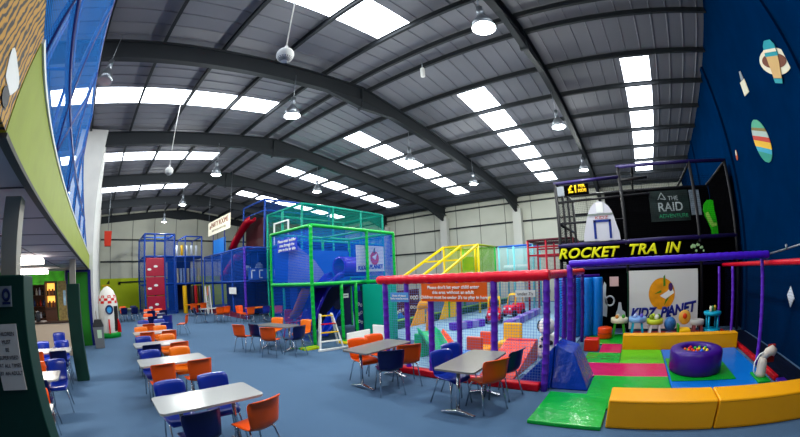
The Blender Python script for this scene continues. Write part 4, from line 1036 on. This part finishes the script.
text('lettering', 'KIDZ', .13, (RX-.16, .86, 3.58), '-x', mat('dull_red_print', '#b04a38', .5), t, .002, wide=1.5)
# price sign
t = thing('price_sign', 'small yellow price lettering on the top corner of the black frame', 'sign', (RX-.08, 1.7, 4.4))
box('board', blk, RX-.1, RX-.085, 1.2, 2.05, 4.38, 4.74, t); box('grey_patch', STEEL, RX-.1, RX-.085, 2.06, 2.3, 4.4, 4.72, t)
ly = mat('price_yellow_letters', '#f2c832', .5)  # plain yellow letter colour, no emission
text('lettering', '\u00a31', .34, (RX-.11, 1.77, 4.57), '-x', ly, t, .003, bold=.014); text('lettering', 'PER\nRIDE', .14, (RX-.11, 1.42, 4.59), '-x', ly, t, .003, bold=.006)
# big planet poster
t = thing('planet_poster_sign', 'large white poster with an orange planet and dark blue letters behind the toy tables', 'poster', (RX-.1, -1.15, .1))
box('board', mat('poster_pale', '#d3d2cd', .5), RX-.12, RX-.09, -2.38, .06, .12, 1.9, t)
b = MB(); b.prism([(RX-.124, -1.07+.46*math.cos(a), 1.18+.48*math.sin(a)) for a in [2*PI*k/36 for k in range(36)]], (-.004,0,0)); b.build('planet_disc', mat('planet_orange', '#dd9a1e', .5, noise=(4,.2)), t)
b = MB(); b.prism([(RX-.13,-1.0,1.12),(RX-.13,-1.2,1.02),(RX-.13,-1.5,1.2),(RX-.13,-1.42,1.4),(RX-.13,-1.25,1.25)], (-.004,0,0)); b.build('white_swoosh', WHITE, t)
b = MB(); b.prism([(RX-.13,-1.38+.08*math.cos(a),1.38+.13*math.sin(a)) for a in [2*PI*k/16 for k in range(16)]], (-.006,0,0)); b.build('purple_blob', mat('print_purple', '#4a2a5a', .5), t)
b = MB()
b.prism([(RX-.13,-.8,1.18),(RX-.13,-1.05,1.3),(RX-.13,-1.05,1.22)], (-.004,0,0)); b.prism([(RX-.13,-1.2,1.0),(RX-.13,-1.36,1.12),(RX-.13,-1.15,.82)], (-.004,0,0)); b.prism([(RX-.13,-1.12,1.4),(RX-.13,-1.2,1.42),(RX-.13,-1.19,1.75),(RX-.13,-1.13,1.7)], (-.004,0,0))
b.build('green_leaf_print', mat('print_green', '#4f7a24', .5), t)
lb = mat('letter_deep_blue', '#15297a', .5)
text('lettering', 'KIDZ PL', .42, (RX-.13, -.7, .6), '-x', lb, t, .002, shear=.25, bold=.02, wide=.86, tilt=.02)
text('lettering', 'ANET', .42, (RX-.13, -1.78, .7), '-x', lb, t, .002, shear=.25, bold=.02, wide=.95, tilt=.14)
# dark artwork left of it
t = thing('space_artwork_sign', 'black panel with white rocket and swirl artwork beside the planet poster', 'poster', (RX-.1, .6, .3))
box('board', blk, RX-.12, RX-.09, .12, 1.15, .35, 1.85, t); box('frame_strip', mat('dark_green_strip', '#12402a', .5), RX-.13, RX-.12, .085, .12, .3, 1.9, t)
wg = mat('print_grey_white', '#b9bdc0', .5)
b = MB(); b.prism([(RX-.124,.98,.55),(RX-.124,.82,.5),(RX-.124,.8,.9),(RX-.124,.86,1.2),(RX-.124,.84,1.5),(RX-.124,.9,1.6),(RX-.124,.96,1.45),(RX-.124,1.0,1.1)], (-.004,0,0)); b.prism([(RX-.124,.52,.5),(RX-.124,.16,.5),(RX-.124,.2,.65),(RX-.124,.3,.72),(RX-.124,.34,.95),(RX-.124,.42,.95),(RX-.124,.46,.72),(RX-.124,.5,.65)], (-.004,0,0)); b.build('rocket_print', wg, t)
b = MB(); b.lathe([(.12,0),(.17,0),(.17,.004),(.12,.004),(.12,0)], (RX-.124,.72,1.0), 20, Matrix.Rotation(-PI/2, 3, 'Y')); b.build('swirl_print', wg, t)
o = box('paper_sign', mat('pinkish_paper', '#cfa9a4', .6), RX-.135, RX-.125, .42, .72, 1.45, 1.74); tag(o, 'small pinkish paper pinned over the black space artwork', 'notice')
# game poster upstairs
t = thing('game_poster_sign', 'dark green and grey game poster hung at the back of the upper deck', 'poster', (14.4, -2.2, 3.8))
box('board', mat('dark_poster', '#12211f', .5, noise=(2.5,.5)), 14.4, 14.42, -2.95, -1.1, 3.75, 4.98, t)
box('board', mat('misty_poster', '#6f7a86', .5, noise=(3,.5)), 14.38, 14.4, -3.5, -3.0, 3.95, 4.95, t, 'pale misty grey poster sheet')
tl = mat('misty_letters', '#a9b3b4', .5); tg2 = mat('green_letters', '#3f9a72', .5)
text('lettering', 'THE', .26, (14.39, -2.2, 4.65), '-x', tl, t, .003); text('lettering', 'RAID', .5, (14.39, -2.05, 4.3), '-x', tl, t, .003, bold=.006, wide=1.05); text('lettering', 'ADVENTURE', .22, (14.39, -2.15, 3.95), '-x', tg2, t, .003, wide=1.1)
b = MB()
for (p0, p1) in (((14.39,-1.5,4.62),(14.39,-1.68,4.9)),((14.39,-1.68,4.9),(14.39,-1.86,4.62)),((14.39,-1.86,4.62),(14.39,-1.6,4.66))): b.bar(p0, p1, .03, .02, (1,0,0))
b.build('emblem', tl, t)
t = thing('green_moon_sign', 'bright green crescent shaped board at the dark end of the upper deck', 'wall art', (13.2, -3.6, 2.85))
gl = mat('bright_green_board', '#38c41e', .5, noise=(2,.25))
mo = [(-3.66,3.0),(-3.66,3.35),(-3.55,3.6),(-3.42,3.85),(-3.38,4.1),(-3.45,4.3),(-3.6,4.42),(-3.78,4.45),(-3.92,4.4),(-3.9,4.1),(-3.95,3.8),(-3.98,3.4),(-3.98,3.0)]
MB().prism([(13.2, y*.97-.02, z-.12) for y, z in mo], (.05,0,0)).build('board', gl, t)
MB().prism([(13.195, y*.97-.02, z-.12) for y, z in ((-3.45,3.95),(-3.6,4.0),(-3.78,3.6),(-3.93,3.6),(-3.94,3.5),(-3.7,3.45),(-3.55,3.65))], (-.01,0,0)).build('pale_stripe', mat('pale_lime', '#a5d86a', .5), t)

# row of toy tables on the red mat
def toy_table(x, y, lab, top, legc, w=.5, h=.5, extra=None, ltop=.14):
    t = thing('toy_play_table', lab, 'toy table', (x, y, .052), 'toy play tables in a row')
    b = MB(); n = 20; z0 = .052
    b.lathe([(0,h-ltop),(w/2,h-ltop),(w/2+.02,h-ltop+.02),(w/2+.02,h),(w/2-.04,h),(w/2-.05,h-.02),(0,h-.02)], (x, y, z0), n); b.build('tray', top, t)
    for a in (.8, 2.36, 3.92, 5.5):
        MB().bar((x+.36*w*math.cos(a), y+.36*w*math.sin(a), z0+h-ltop), (x+.5*w*math.cos(a), y+.5*w*math.sin(a), z0), .12, .07, (0,1,0)).build('leg', legc, t)
    if extra: extra(t, x, y, z0+h)
def balls(cols, r=.06):
    def f(t, x, y, z):
        for k, c in enumerate(cols):
            a = 2*PI*k/len(cols)+.4; MB().ball((x+.13*math.cos(a), y+.13*math.sin(a), z+r*.7), r, 10).build('bead_toy', mat('toy_'+c[1:], c, .4), t)
    return f
gp = mat('toy_green', '#3f9a2f', .4); lbp = mat('toy_pale_blue', '#8fb0dc', .4); yg = mat('toy_lime', '#c4cf4a', .4); tqp = mat('toy_turquoise', '#25a8c4', .35); gyp = mat('toy_grey', '#a8a5a0', .5)
X = 10.2
toy_table(X+.15, .36, 'green legged toy table with cream top at the rocket artwork end of the row', mat('toy_cream', '#d8d2b4', .4), gp, .5, .52, balls(['#d8d2b4', '#c48a4a', '#5aa04a']))
toy_table(X, -.22, 'pale blue toy table with turquoise legs, second in the row of toy tables', lbp, tqp, .52, .56, balls(['#9f9ad8', '#b0c4e8', '#8a7ac8']))
toy_table(X, -.78, 'white arched toy table with lime and grey top, third in the row', yg, WHITE, .5, .5, balls(['#c4cf4a', '#8a9a3a', '#d8d8d0', '#6a8a3a'], .08))
t = thing('toy_globe', 'round blue patterned toy ball standing in the toy row', 'toy ball', (X, -1.28, .052))
MB().ball((X,-1.28,.4), .2, 20).build('globe', mat('mottled_blue', '#3f6f9f', .5, noise=(14,.35)), t); MB().lathe([(0,0),(.2,0),(.2,.05),(.12,.12),(0,.12)], (X,-1.28,.052), 16).build('base', lbp, t)
t = thing('sunflower_toy_seat', 'yellow and green toy seat with an orange round back in the toy row', 'toy seat', (X, -1.72, .052))
box('seat', YELP, X-.35, X+.05, -1.93, -1.56, .052, .3, t, bevel=.05); MB().lathe([(0,0),(.19,0),(.21,.03),(.19,.06),(0,.06)], (X+.1,-1.78,.56), 20, Matrix.Rotation(PI/2, 3, 'Y')).build('backrest', mat('toy_peach', '#e0b05a', .4), t)
MB().ball((X+.08,-1.78,.6), .08, 12, (.6,1,1)).build('face', mat('toy_red_orange', '#d8552a', .4), t); box('arm', gp, X-.3, X+.05, -1.56, -1.5, .052, .42, t, bevel=.02)
toy_table(X, -2.2, 'grey topped toy table beside the turquoise toy stand', gyp, mat('toy_dull_red', '#8a4a4a', .5), .42, .45)
t = thing('toy_activity_stand', 'turquoise two tier toy stand with small figures at the wall end of the row', 'toy stand', (X, -2.72, .052))
for z in (.15, .62): MB().lathe([(0,0),(.28,0),(.3,.03),(.3,.09),(.26,.1),(0,.1)], (X,-2.72,z), 24).build('tier', tqp, t)
for a in (.8, 2.36, 3.92, 5.5): tube('leg', tqp, [(X+.22*math.cos(a),-2.72+.22*math.sin(a),.052),(X+.22*math.cos(a),-2.72+.22*math.sin(a),.64)], .035, t)
for k, c in enumerate(('#e8dcc0', '#3f7a4a', '#d8b04a')): MB().lathe([(0,0),(.045,0),(.04,.07),(.05,.1),(.03,.15),(0,.16)], (X-.12+.1*k,-2.62-.1*k,.72), 10).build('toy_figure', mat('figure_'+c[1:], c, .5), t)
# little white toy phone / hose at the dark wall
t = thing('white_pump_toy', 'white bent toy pump with a hose and red back by the dark wall', 'toy', (6.0, -2.85, .088))
MB().lathe([(0,0),(.11,0),(.12,.05),(.11,.25),(.08,.33),(0,.34)], (6.0,-2.87,.088), 18).build('body', mat('toy_off_white', '#cfc3b4', .4), t)
MB().tube([(6.0,-2.87,.4),(5.98,-2.95,.5),(5.96,-3.06,.54),(5.95,-3.14,.5)], [.07,.085,.09,.075], 14).build('head', mat('toy_off_white', '#cfc3b4', .4), t)
MB().tube([(5.98,-2.9,.52),(5.97,-2.76,.48),(5.96,-2.66,.36),(5.96,-2.66,.2),(5.97,-2.74,.12),(5.98,-2.8,.12)], .016, 8).build('hose', WHITE, t)
box('back_plate', mat('toy_brick_red', '#8f2a22', .5), 6.05, 6.1, -3.2, -3.0, .3, .62, t, bevel=.02)

# ---- decals on the dark blue gable
YW = Y0 + .02
def disc(b, cx, cz, rx, rz_, n=28, th=.015, y=YW):
    b.prism([(cx+rx*math.cos(a), y, cz+rz_*math.sin(a)) for a in [2*PI*k/n for k in range(n)]], (0, th, 0))
def tilted(b, pts, cx, cz, ang, y=YW, th=.015):
    c, s_ = math.cos(ang), math.sin(ang); b.prism([(cx+px*c-pz*s_, y, cz+px*s_+pz*c) for px, pz in pts], (0, th, 0))
creamm = mat('decal_cream', '#d8d0b8', .6)
t = thing('flying_saucer_wall_art', 'flying saucer cutout with white ring and teal striped ends high on the dark blue wall', 'wall art', (5.75, YW, 5.2))
el = lambda rx, rz_, n=24: [(rx*math.cos(2*PI*k/n), rz_*math.sin(2*PI*k/n)) for k in range(n)]
A0 = math.radians(27)
def loc(u, w): c, s_ = math.cos(A0), math.sin(A0); return 5.68+u*c-w*s_, 5.62+u*s_+w*c
b = MB(); tilted(b, el(.8,.27), *loc(0,0), A0); b.build('ring', creamm, t)
b = MB(); tilted(b, el(.62,.15), *loc(0,.01), A0, YW+.016); b.build('ring_hole', mat('decal_brown', '#6a4030', .6), t)
b = MB(); tilted(b, [(-.27,-.08),(.27,-.08),(.3,.1),(-.3,.1)], *loc(0,-.0), A0, YW+.03); tilted(b, [(-.26,-.08),(.26,-.08),(.2,-.34),(-.2,-.34)], *loc(0,0), A0, YW+.03); b.build('body', mat('decal_peach', '#c9a878', .6), t)
tealm = mat('decal_teal', '#2f8f98', .6)
b = MB(); tilted(b, [(-.34,.1),(.34,.1),(.3,.32),(.16,.42),(-.16,.42),(-.3,.32)], *loc(0,0), A0, YW+.03); b.build('stripe', tealm, t); b = MB(); tilted(b, [(-.22,-.33),(.22,-.33),(.18,-.43),(-.18,-.43)], *loc(0,0), A0, YW+.03); b.build('stripe', tealm, t)
b = MB(); tilted(b, [(-.33,.18),(.33,.18),(.32,.24),(-.32,.24)], *loc(0,0), A0, YW+.046); b.build('pale_stripe', creamm, t)
t = thing('surfboard_wall_art', 'surfboard shaped cutout with teal, red and yellow bands on the dark blue wall', 'wall art', (8.0, YW, 4.3))
hw = lambda z: max(.01, .6*math.sqrt(max(0, 1-(z/.54)**2)))
bands = [(-.53,-.3,'#2f8a7a'),(-.3,-.18,'#3f9ab0'),(-.18,-.02,'#d8b02a'),(-.02,.1,'#b8402a'),(.1,.24,'#9fb0a8'),(.24,.32,'#7a6a3a'),(.32,.53,'#4f9a80')]
for z0, z1, c in bands:
    k = 6; zs = [z0+(z1-z0)*i/k for i in range(k+1)]
    pts = [(hw(z), z) for z in zs]+[(-hw(z), z) for z in zs[::-1]]
    b = MB(); b.prism([(8.02+u*.9, YW, 4.79+v+u*.36) for u, v in pts], (0,.015,0)); b.build('band', mat('decal_'+c[1:], c, .6), t)
t = thing('little_robot_wall_art', 'small white and black cutout between the saucer and the corner', 'wall art', (7.93, YW, 6.0))
b = MB(); tilted(b, [(-.3,-.2),(.12,-.28),(.2,.08),(-.2,.14)], 7.96, 6.24, .35); b.build('body', creamm, t)
b = MB(); tilted(b, [(-.12,.14),(.1,.1),(.06,.34),(-.06,.34)], 7.93, 6.24, .35); b.build('head', mat('decal_grey', '#8a8f98', .6), t)
t = thing('diamond_wall_art', 'small white diamond cutout low on the dark blue wall', 'wall art', (7.38, YW, 1.1))
b = MB(); b.prism([(7.38,YW,1.06),(7.6,YW,1.3),(7.4,YW,1.5),(7.16,YW,1.26)], (0,.015,0)); b.build('board', mat('decal_white', '#d8dce4', .6), t)
t = thing('small_planet_wall_art', 'small orange and white cutout low beside the wall pilaster', 'wall art', (10.42, YW, 5.0))
b = MB(); tilted(b, el(.09,.16), 10.4, 5.14, .3); b.build('board', mat('decal_orange', '#c0603a', .6), t); b = MB(); tilted(b, el(.05,.08), 10.37, 5.2, .3, YW+.016); b.build('spot', creamm, t)

# ---- big blue soft play structure in the depth of the hall
bpad = mat('blue_structure_pad', '#22509a', .4); purp2 = mat('violet_structure_pad', '#5a3aa8', .4)
MX0, MY0, MY1 = 7.9, 17.1, 24.5
t = thing('blue_play_structure', 'large blue netted play structure with purple corner post deep in the hall', 'play structure', (MX0, MY0, 0))
for y in (MY0, 18.9, 20.7, 22.6, MY1):
    pad_post(MX0, y, 0, 3.86, .07, purp2 if y == MY0 else bpad, t, 10)
for x in (9.4, 11.0, 12.6, 14.2): pad_post(x, MY0, 0, 3.86, .06, bpad, t, 8)
for z in (2.04, 3.86):
    tube('rail', bpad, [(MX0,MY0,z),(MX0,MY1,z)], .06, t, 8); tube('rail', bpad, [(MX0,MY0,z),(14.2,MY0,z)], .06, t, 8)
netp(t,'x',MX0,MY0,MY1,2.04,3.86,'struct','#2454a0',.08,.3); netp(t,'y',MY0,MX0,14.2,2.04,3.86,'struct','#2454a0',.08,.3)
netp(t,'x',MX0,MY0,MY1,.3,2.04,'struct','#224a8c',.08,.18); netp(t,'y',MY0,MX0,14.2,.3,2.04,'struct','#224a8c',.08,.18)
box('kerb', mat('maroon_kerb', '#6a1f3a', .5), MX0-.08, MX0+.15, MY0, MY1, 0, .28, t)
for z in (1.92, 3.72): box('deck', mat('deck_navy', '#1a2f66', .6), MX0+.1, 14.2, MY0+.1, MY1, z, z+.08, t)
box('inner_panel', mat('inner_blue_panel', '#1e4484', .6), 9.3, 9.38, 18.2, 24.3, 2.05, 3.7, t); box('inner_panel', NAVY, 8.2, 14.0, 19.2, 19.28, .05, 3.7, t)  # navy backing panel added to stand in for the dark interior
box('inner_panel', mat('inner_dark_panel', '#23263a', .6), 9.6, 9.68, 17.3, 24.3, .05, 1.9, t)
# upper storey set back
tealn = mat('teal_structure_pad', '#1d9a86', .4)
for x, y in ((9.4,17.5),(9.4,20.5),(14.3,17.5)): pad_post(x, y, 3.87, 6.75, .06, bpad, t, 8)
tube('rail', bpad, [(9.4,17.5,6.75),(9.4,20.5,6.75)], .06, t, 8); tube('rail', bpad, [(9.4,17.5,6.75),(14.3,17.5,6.75)], .06, t, 8)
tube('rail', bpad, [(9.4,17.5,6.1),(14.3,17.5,6.1)], .04, t, 8); tube('rail', bpad, [(9.4,17.5,6.1),(9.4,20.5,6.1)], .04, t, 8)
nettop(t, 9.4, 14.3, 17.5, 20.5, 6.75, 'struct', '#28508c', .08, .15)
netp(t,'y',17.5,9.4,14.3,5.2,6.75,'up','#24508f',.08,.14)
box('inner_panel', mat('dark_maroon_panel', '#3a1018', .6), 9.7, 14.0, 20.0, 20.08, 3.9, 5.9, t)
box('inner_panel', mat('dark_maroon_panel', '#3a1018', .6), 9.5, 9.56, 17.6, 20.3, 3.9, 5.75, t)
slide_chute('wave_slide', mat('red_slide_plastic', '#a81a32', .35), [(9.0,18.3,5.6),(8.95,18.9,5.5),(8.9,19.5,5.15),(8.85,20.2,4.7),(8.8,20.8,4.2),(8.8,21.2,3.95)], .42, t, .22, 'red wavy slide')
slide_chute('lower_slide', mat('magenta_slide', '#b0246a', .35), [(8.6,17.9,3.8),(8.3,19.2,3.3),(8.25,20.4,2.6),(8.2,21.2,2.2)], .5, t, .25)
random.seed(9)
for k in range(6): MB().ball((8.25+.75*k, 17.45, 2.6+.16*(k % 2)), .26, 14, (1,.5,1.2)).build('punch_ball', mat('pale_blue_grey', '#9fb2cf', .5), t)
# teal topped section in front
t = thing('teal_play_structure', 'teal netted tower section with dark walls behind the green tower', 'play structure', (9.2, 13.4, 0))
for x, y in ((9.25,13.4),(9.25,15.2),(9.25,16.85),(11.2,13.4),(13.2,13.4),(15.0,13.4),(15.0,16.85)): pad_post(x, y, 0, 5.65, .06, tealn, t, 8)
tube('rail', tealn, [(9.25,13.4,5.65),(9.25,16.9,5.65)], .06, t, 8); tube('rail', tealn, [(9.25,13.4,5.65),(15.0,13.4,5.65)], .06, t, 8)
tube('rail', tealn, [(9.25,16.85,5.65),(15.0,16.85,5.65)], .05, t, 8); tube('rail', tealn, [(15,13.4,5.65),(15.0,16.85,5.65)], .05, t, 8)
for z in (2.04, 3.86): tube('rail', tealn, [(9.25,13.4,z),(15,13.4,z)], .05, t, 8); tube('rail', tealn, [(9.25,13.4,z),(9.25,16.85,z)], .05, t, 8)
nettop(t, 9.25, 15, 13.4, 16.85, 5.65, 'teal', '#159a86', .08, .2)
netp(t,'y',13.4,9.25,15,3.86,5.65,'tealn','#178f7e',.08,.2); netp(t,'x',9.25,13.4,16.85,3.86,5.65,'tealn','#178f7e',.08,.16)
netp(t,'y',13.4,9.25,15,.1,3.86,'struct','#224a8c',.08,.22)
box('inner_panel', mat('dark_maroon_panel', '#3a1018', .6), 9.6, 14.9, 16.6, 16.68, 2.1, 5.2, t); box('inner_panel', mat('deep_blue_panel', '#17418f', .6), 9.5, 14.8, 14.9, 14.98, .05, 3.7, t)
box('deck', mat('deck_navy', '#1a2f66', .6), 9.35, 14.9, 13.5, 16.5, 3.74, 3.82, t)
b = MB()
b.bar((9.12,14.42,5.0),(9.12,15.84,5.0), .06, .07)
for y in (14.42, 15.84): b.bar((9.12,y,3.87),(9.12,y,5.03), .07, .06, (0,1,0))
b.build('white_door_frame', WHITE, t)
# white banner on the blue structure
t = thing('advert_banner_sign', 'cream banner with brown lettering hung high on the aisle side of the blue structure', 'banner', (7.8, 21, 5.2))
box('sheet', mat('banner_cream', '#dcd4be', .6), 7.78, 7.8, 18.95, 23.2, 5.2, 6.12, t)
br = mat('brown_lettering', '#7a3a22', .5)
text('lettering', 'PARTY ROOMS', .46, (7.77, 20.9, 5.83), '-x', br, t, .003, bold=.006, wide=1.05); text('lettering', 'book your party here today', .24, (7.77, 21.0, 5.47), '-x', mat('grey_lettering', '#8a7f68', .5), t, .003)
b = MB(); b.lathe([(.0,0),(.13,0),(.13,.004),(0,.004)], (7.775,22.75,5.75), 16, Matrix.Rotation(-PI/2, 3, 'Y')); b.build('round_logo', br, t)
tube('hanger', STEEL, [(7.79,19.0,6.12),(7.79,19.0,rz(7.79,.25))], .012, t, 6); tube('hanger', STEEL, [(7.79,23.1,6.12),(7.79,23.1,rz(7.79,.25))], .012, t, 6)
for y in (20.0, 22.2): tube('prop', navyp, [(7.82,y,3.92),(7.82,y,5.2)], .03, t, 6)
o = box('blue_tarpaulin', SKYV, 8.1, 8.16, 20.6, 23.0, 3.9, 4.9); tag(o, 'bright blue padded sheet on the upper deck below the cream banner', 'padded sheet')
# A frame, sign, pillars at ground level
t = thing('climbing_a_frame', 'white and orange wooden A frame in front of the blue structure', 'climbing frame', (7.4, 22.6, 0))
for p0, p1 in (((7.3,22.25,0),(7.3,22.6,1.85)),((7.3,22.95,0),(7.3,22.6,1.85)),((7.6,22.25,0),(7.6,22.6,1.85)),((7.6,22.95,0),(7.6,22.6,1.85))): MB().bar(p0, p1, .08, .05).build('leg', WHITE, t)
MB().prism([(7.45,22.46,1.2),(7.45,22.74,1.2),(7.45,22.66,1.8),(7.45,22.54,1.8)], (.03,0,0)).build('top_board', mat('peach_board', '#dd8a70', .5), t)
for z in (.4, .8): MB().bar((7.45,22.25+.19*z,z),(7.45,22.95-.19*z,z), .04, .04).build('rung', WHITE, t)
o = box('white_notice_sign', WHITE, 7.76, 7.78, 18.1, 19.2, 1.35, 1.72); tag(o, 'white notice at head height on the aisle side of the blue structure', 'notice')
t = thing('pale_print_sign', 'pale blue and white printed panel behind the netting near the purple corner', 'panel', (9.0, 17.3, 2.1))
box('board', mat('print_blue', '#2f5aa8', .5), 8.05, 10.6, 17.28, 17.3, 2.1, 2.55, t) if False else box('board', mat('print_blue', '#2f5aa8', .5), 8.05, 10.6, 16.94, 16.96, 2.1, 2.72, t)
for k, x in enumerate((8.25, 8.75, 9.25, 9.75, 10.2)):
    b = MB()
    b.box(x-.03,x+.03,16.925,16.938,2.18,2.64); b.box(x-.03,x+.22,16.925,16.938,2.58,2.64)
    if k % 2: b.box(x-.03,x+.2,16.925,16.938,2.18,2.24)
    b.build('pale_print', mat('pattern_pale', '#b4c0d8', .5), t)
# far front section and blue tower with red pads
t = thing('far_play_structure', 'far blue play structure with pale rollers beyond the cafe tables', 'play structure', (6.8, 24.5, 0))
for x in (5.65, 6.4, 7.1, 7.75): pad_post(x, 24.7, 0, 3.96, .06, bpad, t, 8)
for z in (2.07, 3.96): tube('rail', bpad, [(5.65,24.7,z),(7.75,24.7,z)], .06, t, 8)
for x in (6.4, 7.75): pad_post(x, 24.7, 3.97, 5.4, .05, bpad, t, 8); pad_post(x, 27.5, 3.97, 5.4, .05, bpad, t, 8)
tube('rail', bpad, [(6.4,24.7,5.4),(7.75,24.7,5.4)], .05, t, 8); tube('rail', bpad, [(6.4,27.5,5.4),(7.75,27.5,5.4)], .05, t, 8); tube('rail', bpad, [(6.4,24.7,5.4),(6.4,27.5,5.4)], .05, t, 8); tube('rail', bpad, [(7.75,24.7,5.4),(7.75,27.5,5.4)], .05, t, 8)
for z in (1.95, 3.84): box('deck', mat('deck_navy', '#1a2f66', .6), 5.65, 7.75, 24.8, 28.2, z, z+.08, t)
netp(t,'y',24.68,5.65,7.75,2.07,3.96,'struct','#2454a0',.08,.18)
box('inner_panel', NAVY, 5.65, 7.75, 28.0, 28.1, 0, 3.8, t)  # navy rear sheet added so the inside reads dark
rol = mat('pale_blue_roller', '#a9bdd6', .45)
for k in range(7): MB().lathe([(0,0),(.09,0),(.1,.04),(.1,1.0),(.09,1.05),(0,1.05)], (5.85+.29*k, 25.1, 2.1), 12).build('roller', rol if k % 3 else mat('cream_roller', '#cfc68f', .45), t)
for k in range(5): MB().lathe([(0,0),(.1,0),(.1,.9),(0,.9)], (5.9+.4*k, 25.4, 3.93), 12).build('roller', mat('yellow_roller', '#e0b22a', .45) if k == 1 else mat('pale_grey_roller', '#b8bfca', .45), t)
for k, (x, c) in enumerate(((6.15,'#e3b41f'),(6.75,'#1c1a1c'),(7.0,'#a31f2c'),(7.35,'#1c1a1c'))):
    o = MB().lathe([(0,0),(.15,0),(.16,.04),(.16,1.86),(.15,1.9),(0,1.9)], (x, 24.1, 0), 18).build('padded_pillar', mat('pillar_'+c[1:], c, .4))
    tag(o, ('yellow padded pillar standing before the far blue structure', 'black padded pillar next to the yellow one', 'red padded pillar between the two black ones', 'black padded pillar nearest the purple posted structure')[k], 'padded pillar', 'padded pillars of the far structure')
t = thing('blue_tower', 'tall open blue play tower with red padded climbing wall at the far end', 'play tower', (4.4, 24.5, 0))
for x, y in ((3.15,24.6),(3.95,24.6),(4.75,24.6),(5.5,24.6),(3.15,28.5),(5.5,28.5)): pad_post(x, y, 0, 5.5, .07, bpad, t, 8)
for z in (2.07, 3.96, 5.5):
    for y in (24.6, 28.5): tube('rail', bpad, [(3.15,y,z),(5.5,y,z)], .06, t, 8)
    for x in (3.15, 5.5): tube('rail', bpad, [(x,24.6,z),(x,28.5,z)], .06, t, 8)
tube('rail', bpad, [(3.15,26.5,5.5),(5.5,26.5,5.5)], .05, t, 8)
for z in (1.96, 3.84): box('deck', mat('deck_navy', '#1a2f66', .6), 3.3, 5.4, 24.8, 28.4, z, z+.08, t)
netp(t,'x',3.12,24.6,28.5,.05,3.96,'struct','#2454a0',.08,.32)
netp(t,'x',3.15,24.6,28.5,3.96,5.5,'struct','#2f66b4',.08,.22); netp(t,'y',24.62,4.75,5.5,0,5.4,'struct','#2454a0',.08,.3)
redpad = mat('red_climbing_pad', '#a00430', .4)
for k in range(3): 
    p = box('climbing_pad', redpad, 3.24, 4.66, 24.42, 24.52, .05+1.28*k, 1.29+1.28*k, t, bevel=.03)
    for q in range(2):
      b = MB(); b.prism([(3.5+.5*q+.16*math.cos(a), 24.415, .62+1.28*k+.2*q-.1+.08*math.sin(a)) for a in [2*PI*i/12 for i in range(12)]], (0,-.01,0))
      b.build('white_print', WHITE, p)
# sprung bits on the lime wall
t = thing('yellow_arrow_wall_art', 'yellow arrow shaped cutout on the lime dado behind the toy rocket', 'wall art', (.3, Y1-.05, 2.0))
MB().prism([(-.3,Y1-.05,2.05),(.5,Y1-.05,2.05),(.5,Y1-.05,2.2),(-.3,Y1-.05,2.2)], (0,.02,0)).build('bar', YELP, t); MB().prism([(.15,Y1-.05,2.25),(.5,Y1-.05,2.6),(.5,Y1-.05,2.25)], (0,.02,0)).build('flag', mat('decal_dark', '#3a3a1c', .6), t)
t = thing('wall_pipe_rail', 'dark pipe with a black end running along the lime dado', 'pipe', (2.5, Y1-.1, 2.3))
tube('pipe', BEAM, [(1.6,Y1-.12,2.35),(8,Y1-.12,2.5)], .05, t); MB().lathe([(0,0),(.12,0),(.12,.25),(0,.25)], (1.35,Y1-.12,2.3), 12, Matrix.Rotation(PI/2,3,'Y')).build('end_cap', BLACK, t)

# ------------------------------------------------------------------ world, light, camera
w = bpy.data.worlds.new('world'); S.world = w; w.use_nodes = True
w.node_tree.nodes['Background'].inputs[0].default_value = (.75, .85, 1, 1); w.node_tree.nodes['Background'].inputs[1].default_value = .3

cam = bpy.data.cameras.new('camera'); co = bpy.data.objects.new('camera', cam); COL.objects.link(co); S.camera = co
cam.type = 'PANO'; cam.panorama_type = 'FISHEYE_EQUISOLID'; cam.sensor_fit = 'HORIZONTAL'; cam.sensor_width = 36
cam.fisheye_lens = 344.12/800*36; cam.fisheye_fov = PI; cam.shift_y = (275.9-218.5)/437
cam.clip_start = .02; cam.clip_end = 200
Rm = Matrix(((0.6310517988831769, 0.022757158260169053, -0.775406821526808), (-0.7748365598470378, -0.02975487607000532, -0.6314609670205642), (-0.03744239104011825, 0.999298133240511, -0.001143789851323379)))
co.matrix_world = Matrix.Translation((0, 0, 2.0)) @ Rm.to_4x4()

S.view_settings.view_transform = 'Standard'; S.view_settings.look = 'None'; S.view_settings.exposure = 0.0; S.view_settings.gamma = 1.0; S.view_settings.use_curve_mapping = False
S.cycles.transparent_max_bounces = 24; S.cycles.max_bounces = 8; S.cycles.diffuse_bounces = 4; S.cycles.use_denoising = True
S.cycles.sample_clamp_indirect = 6
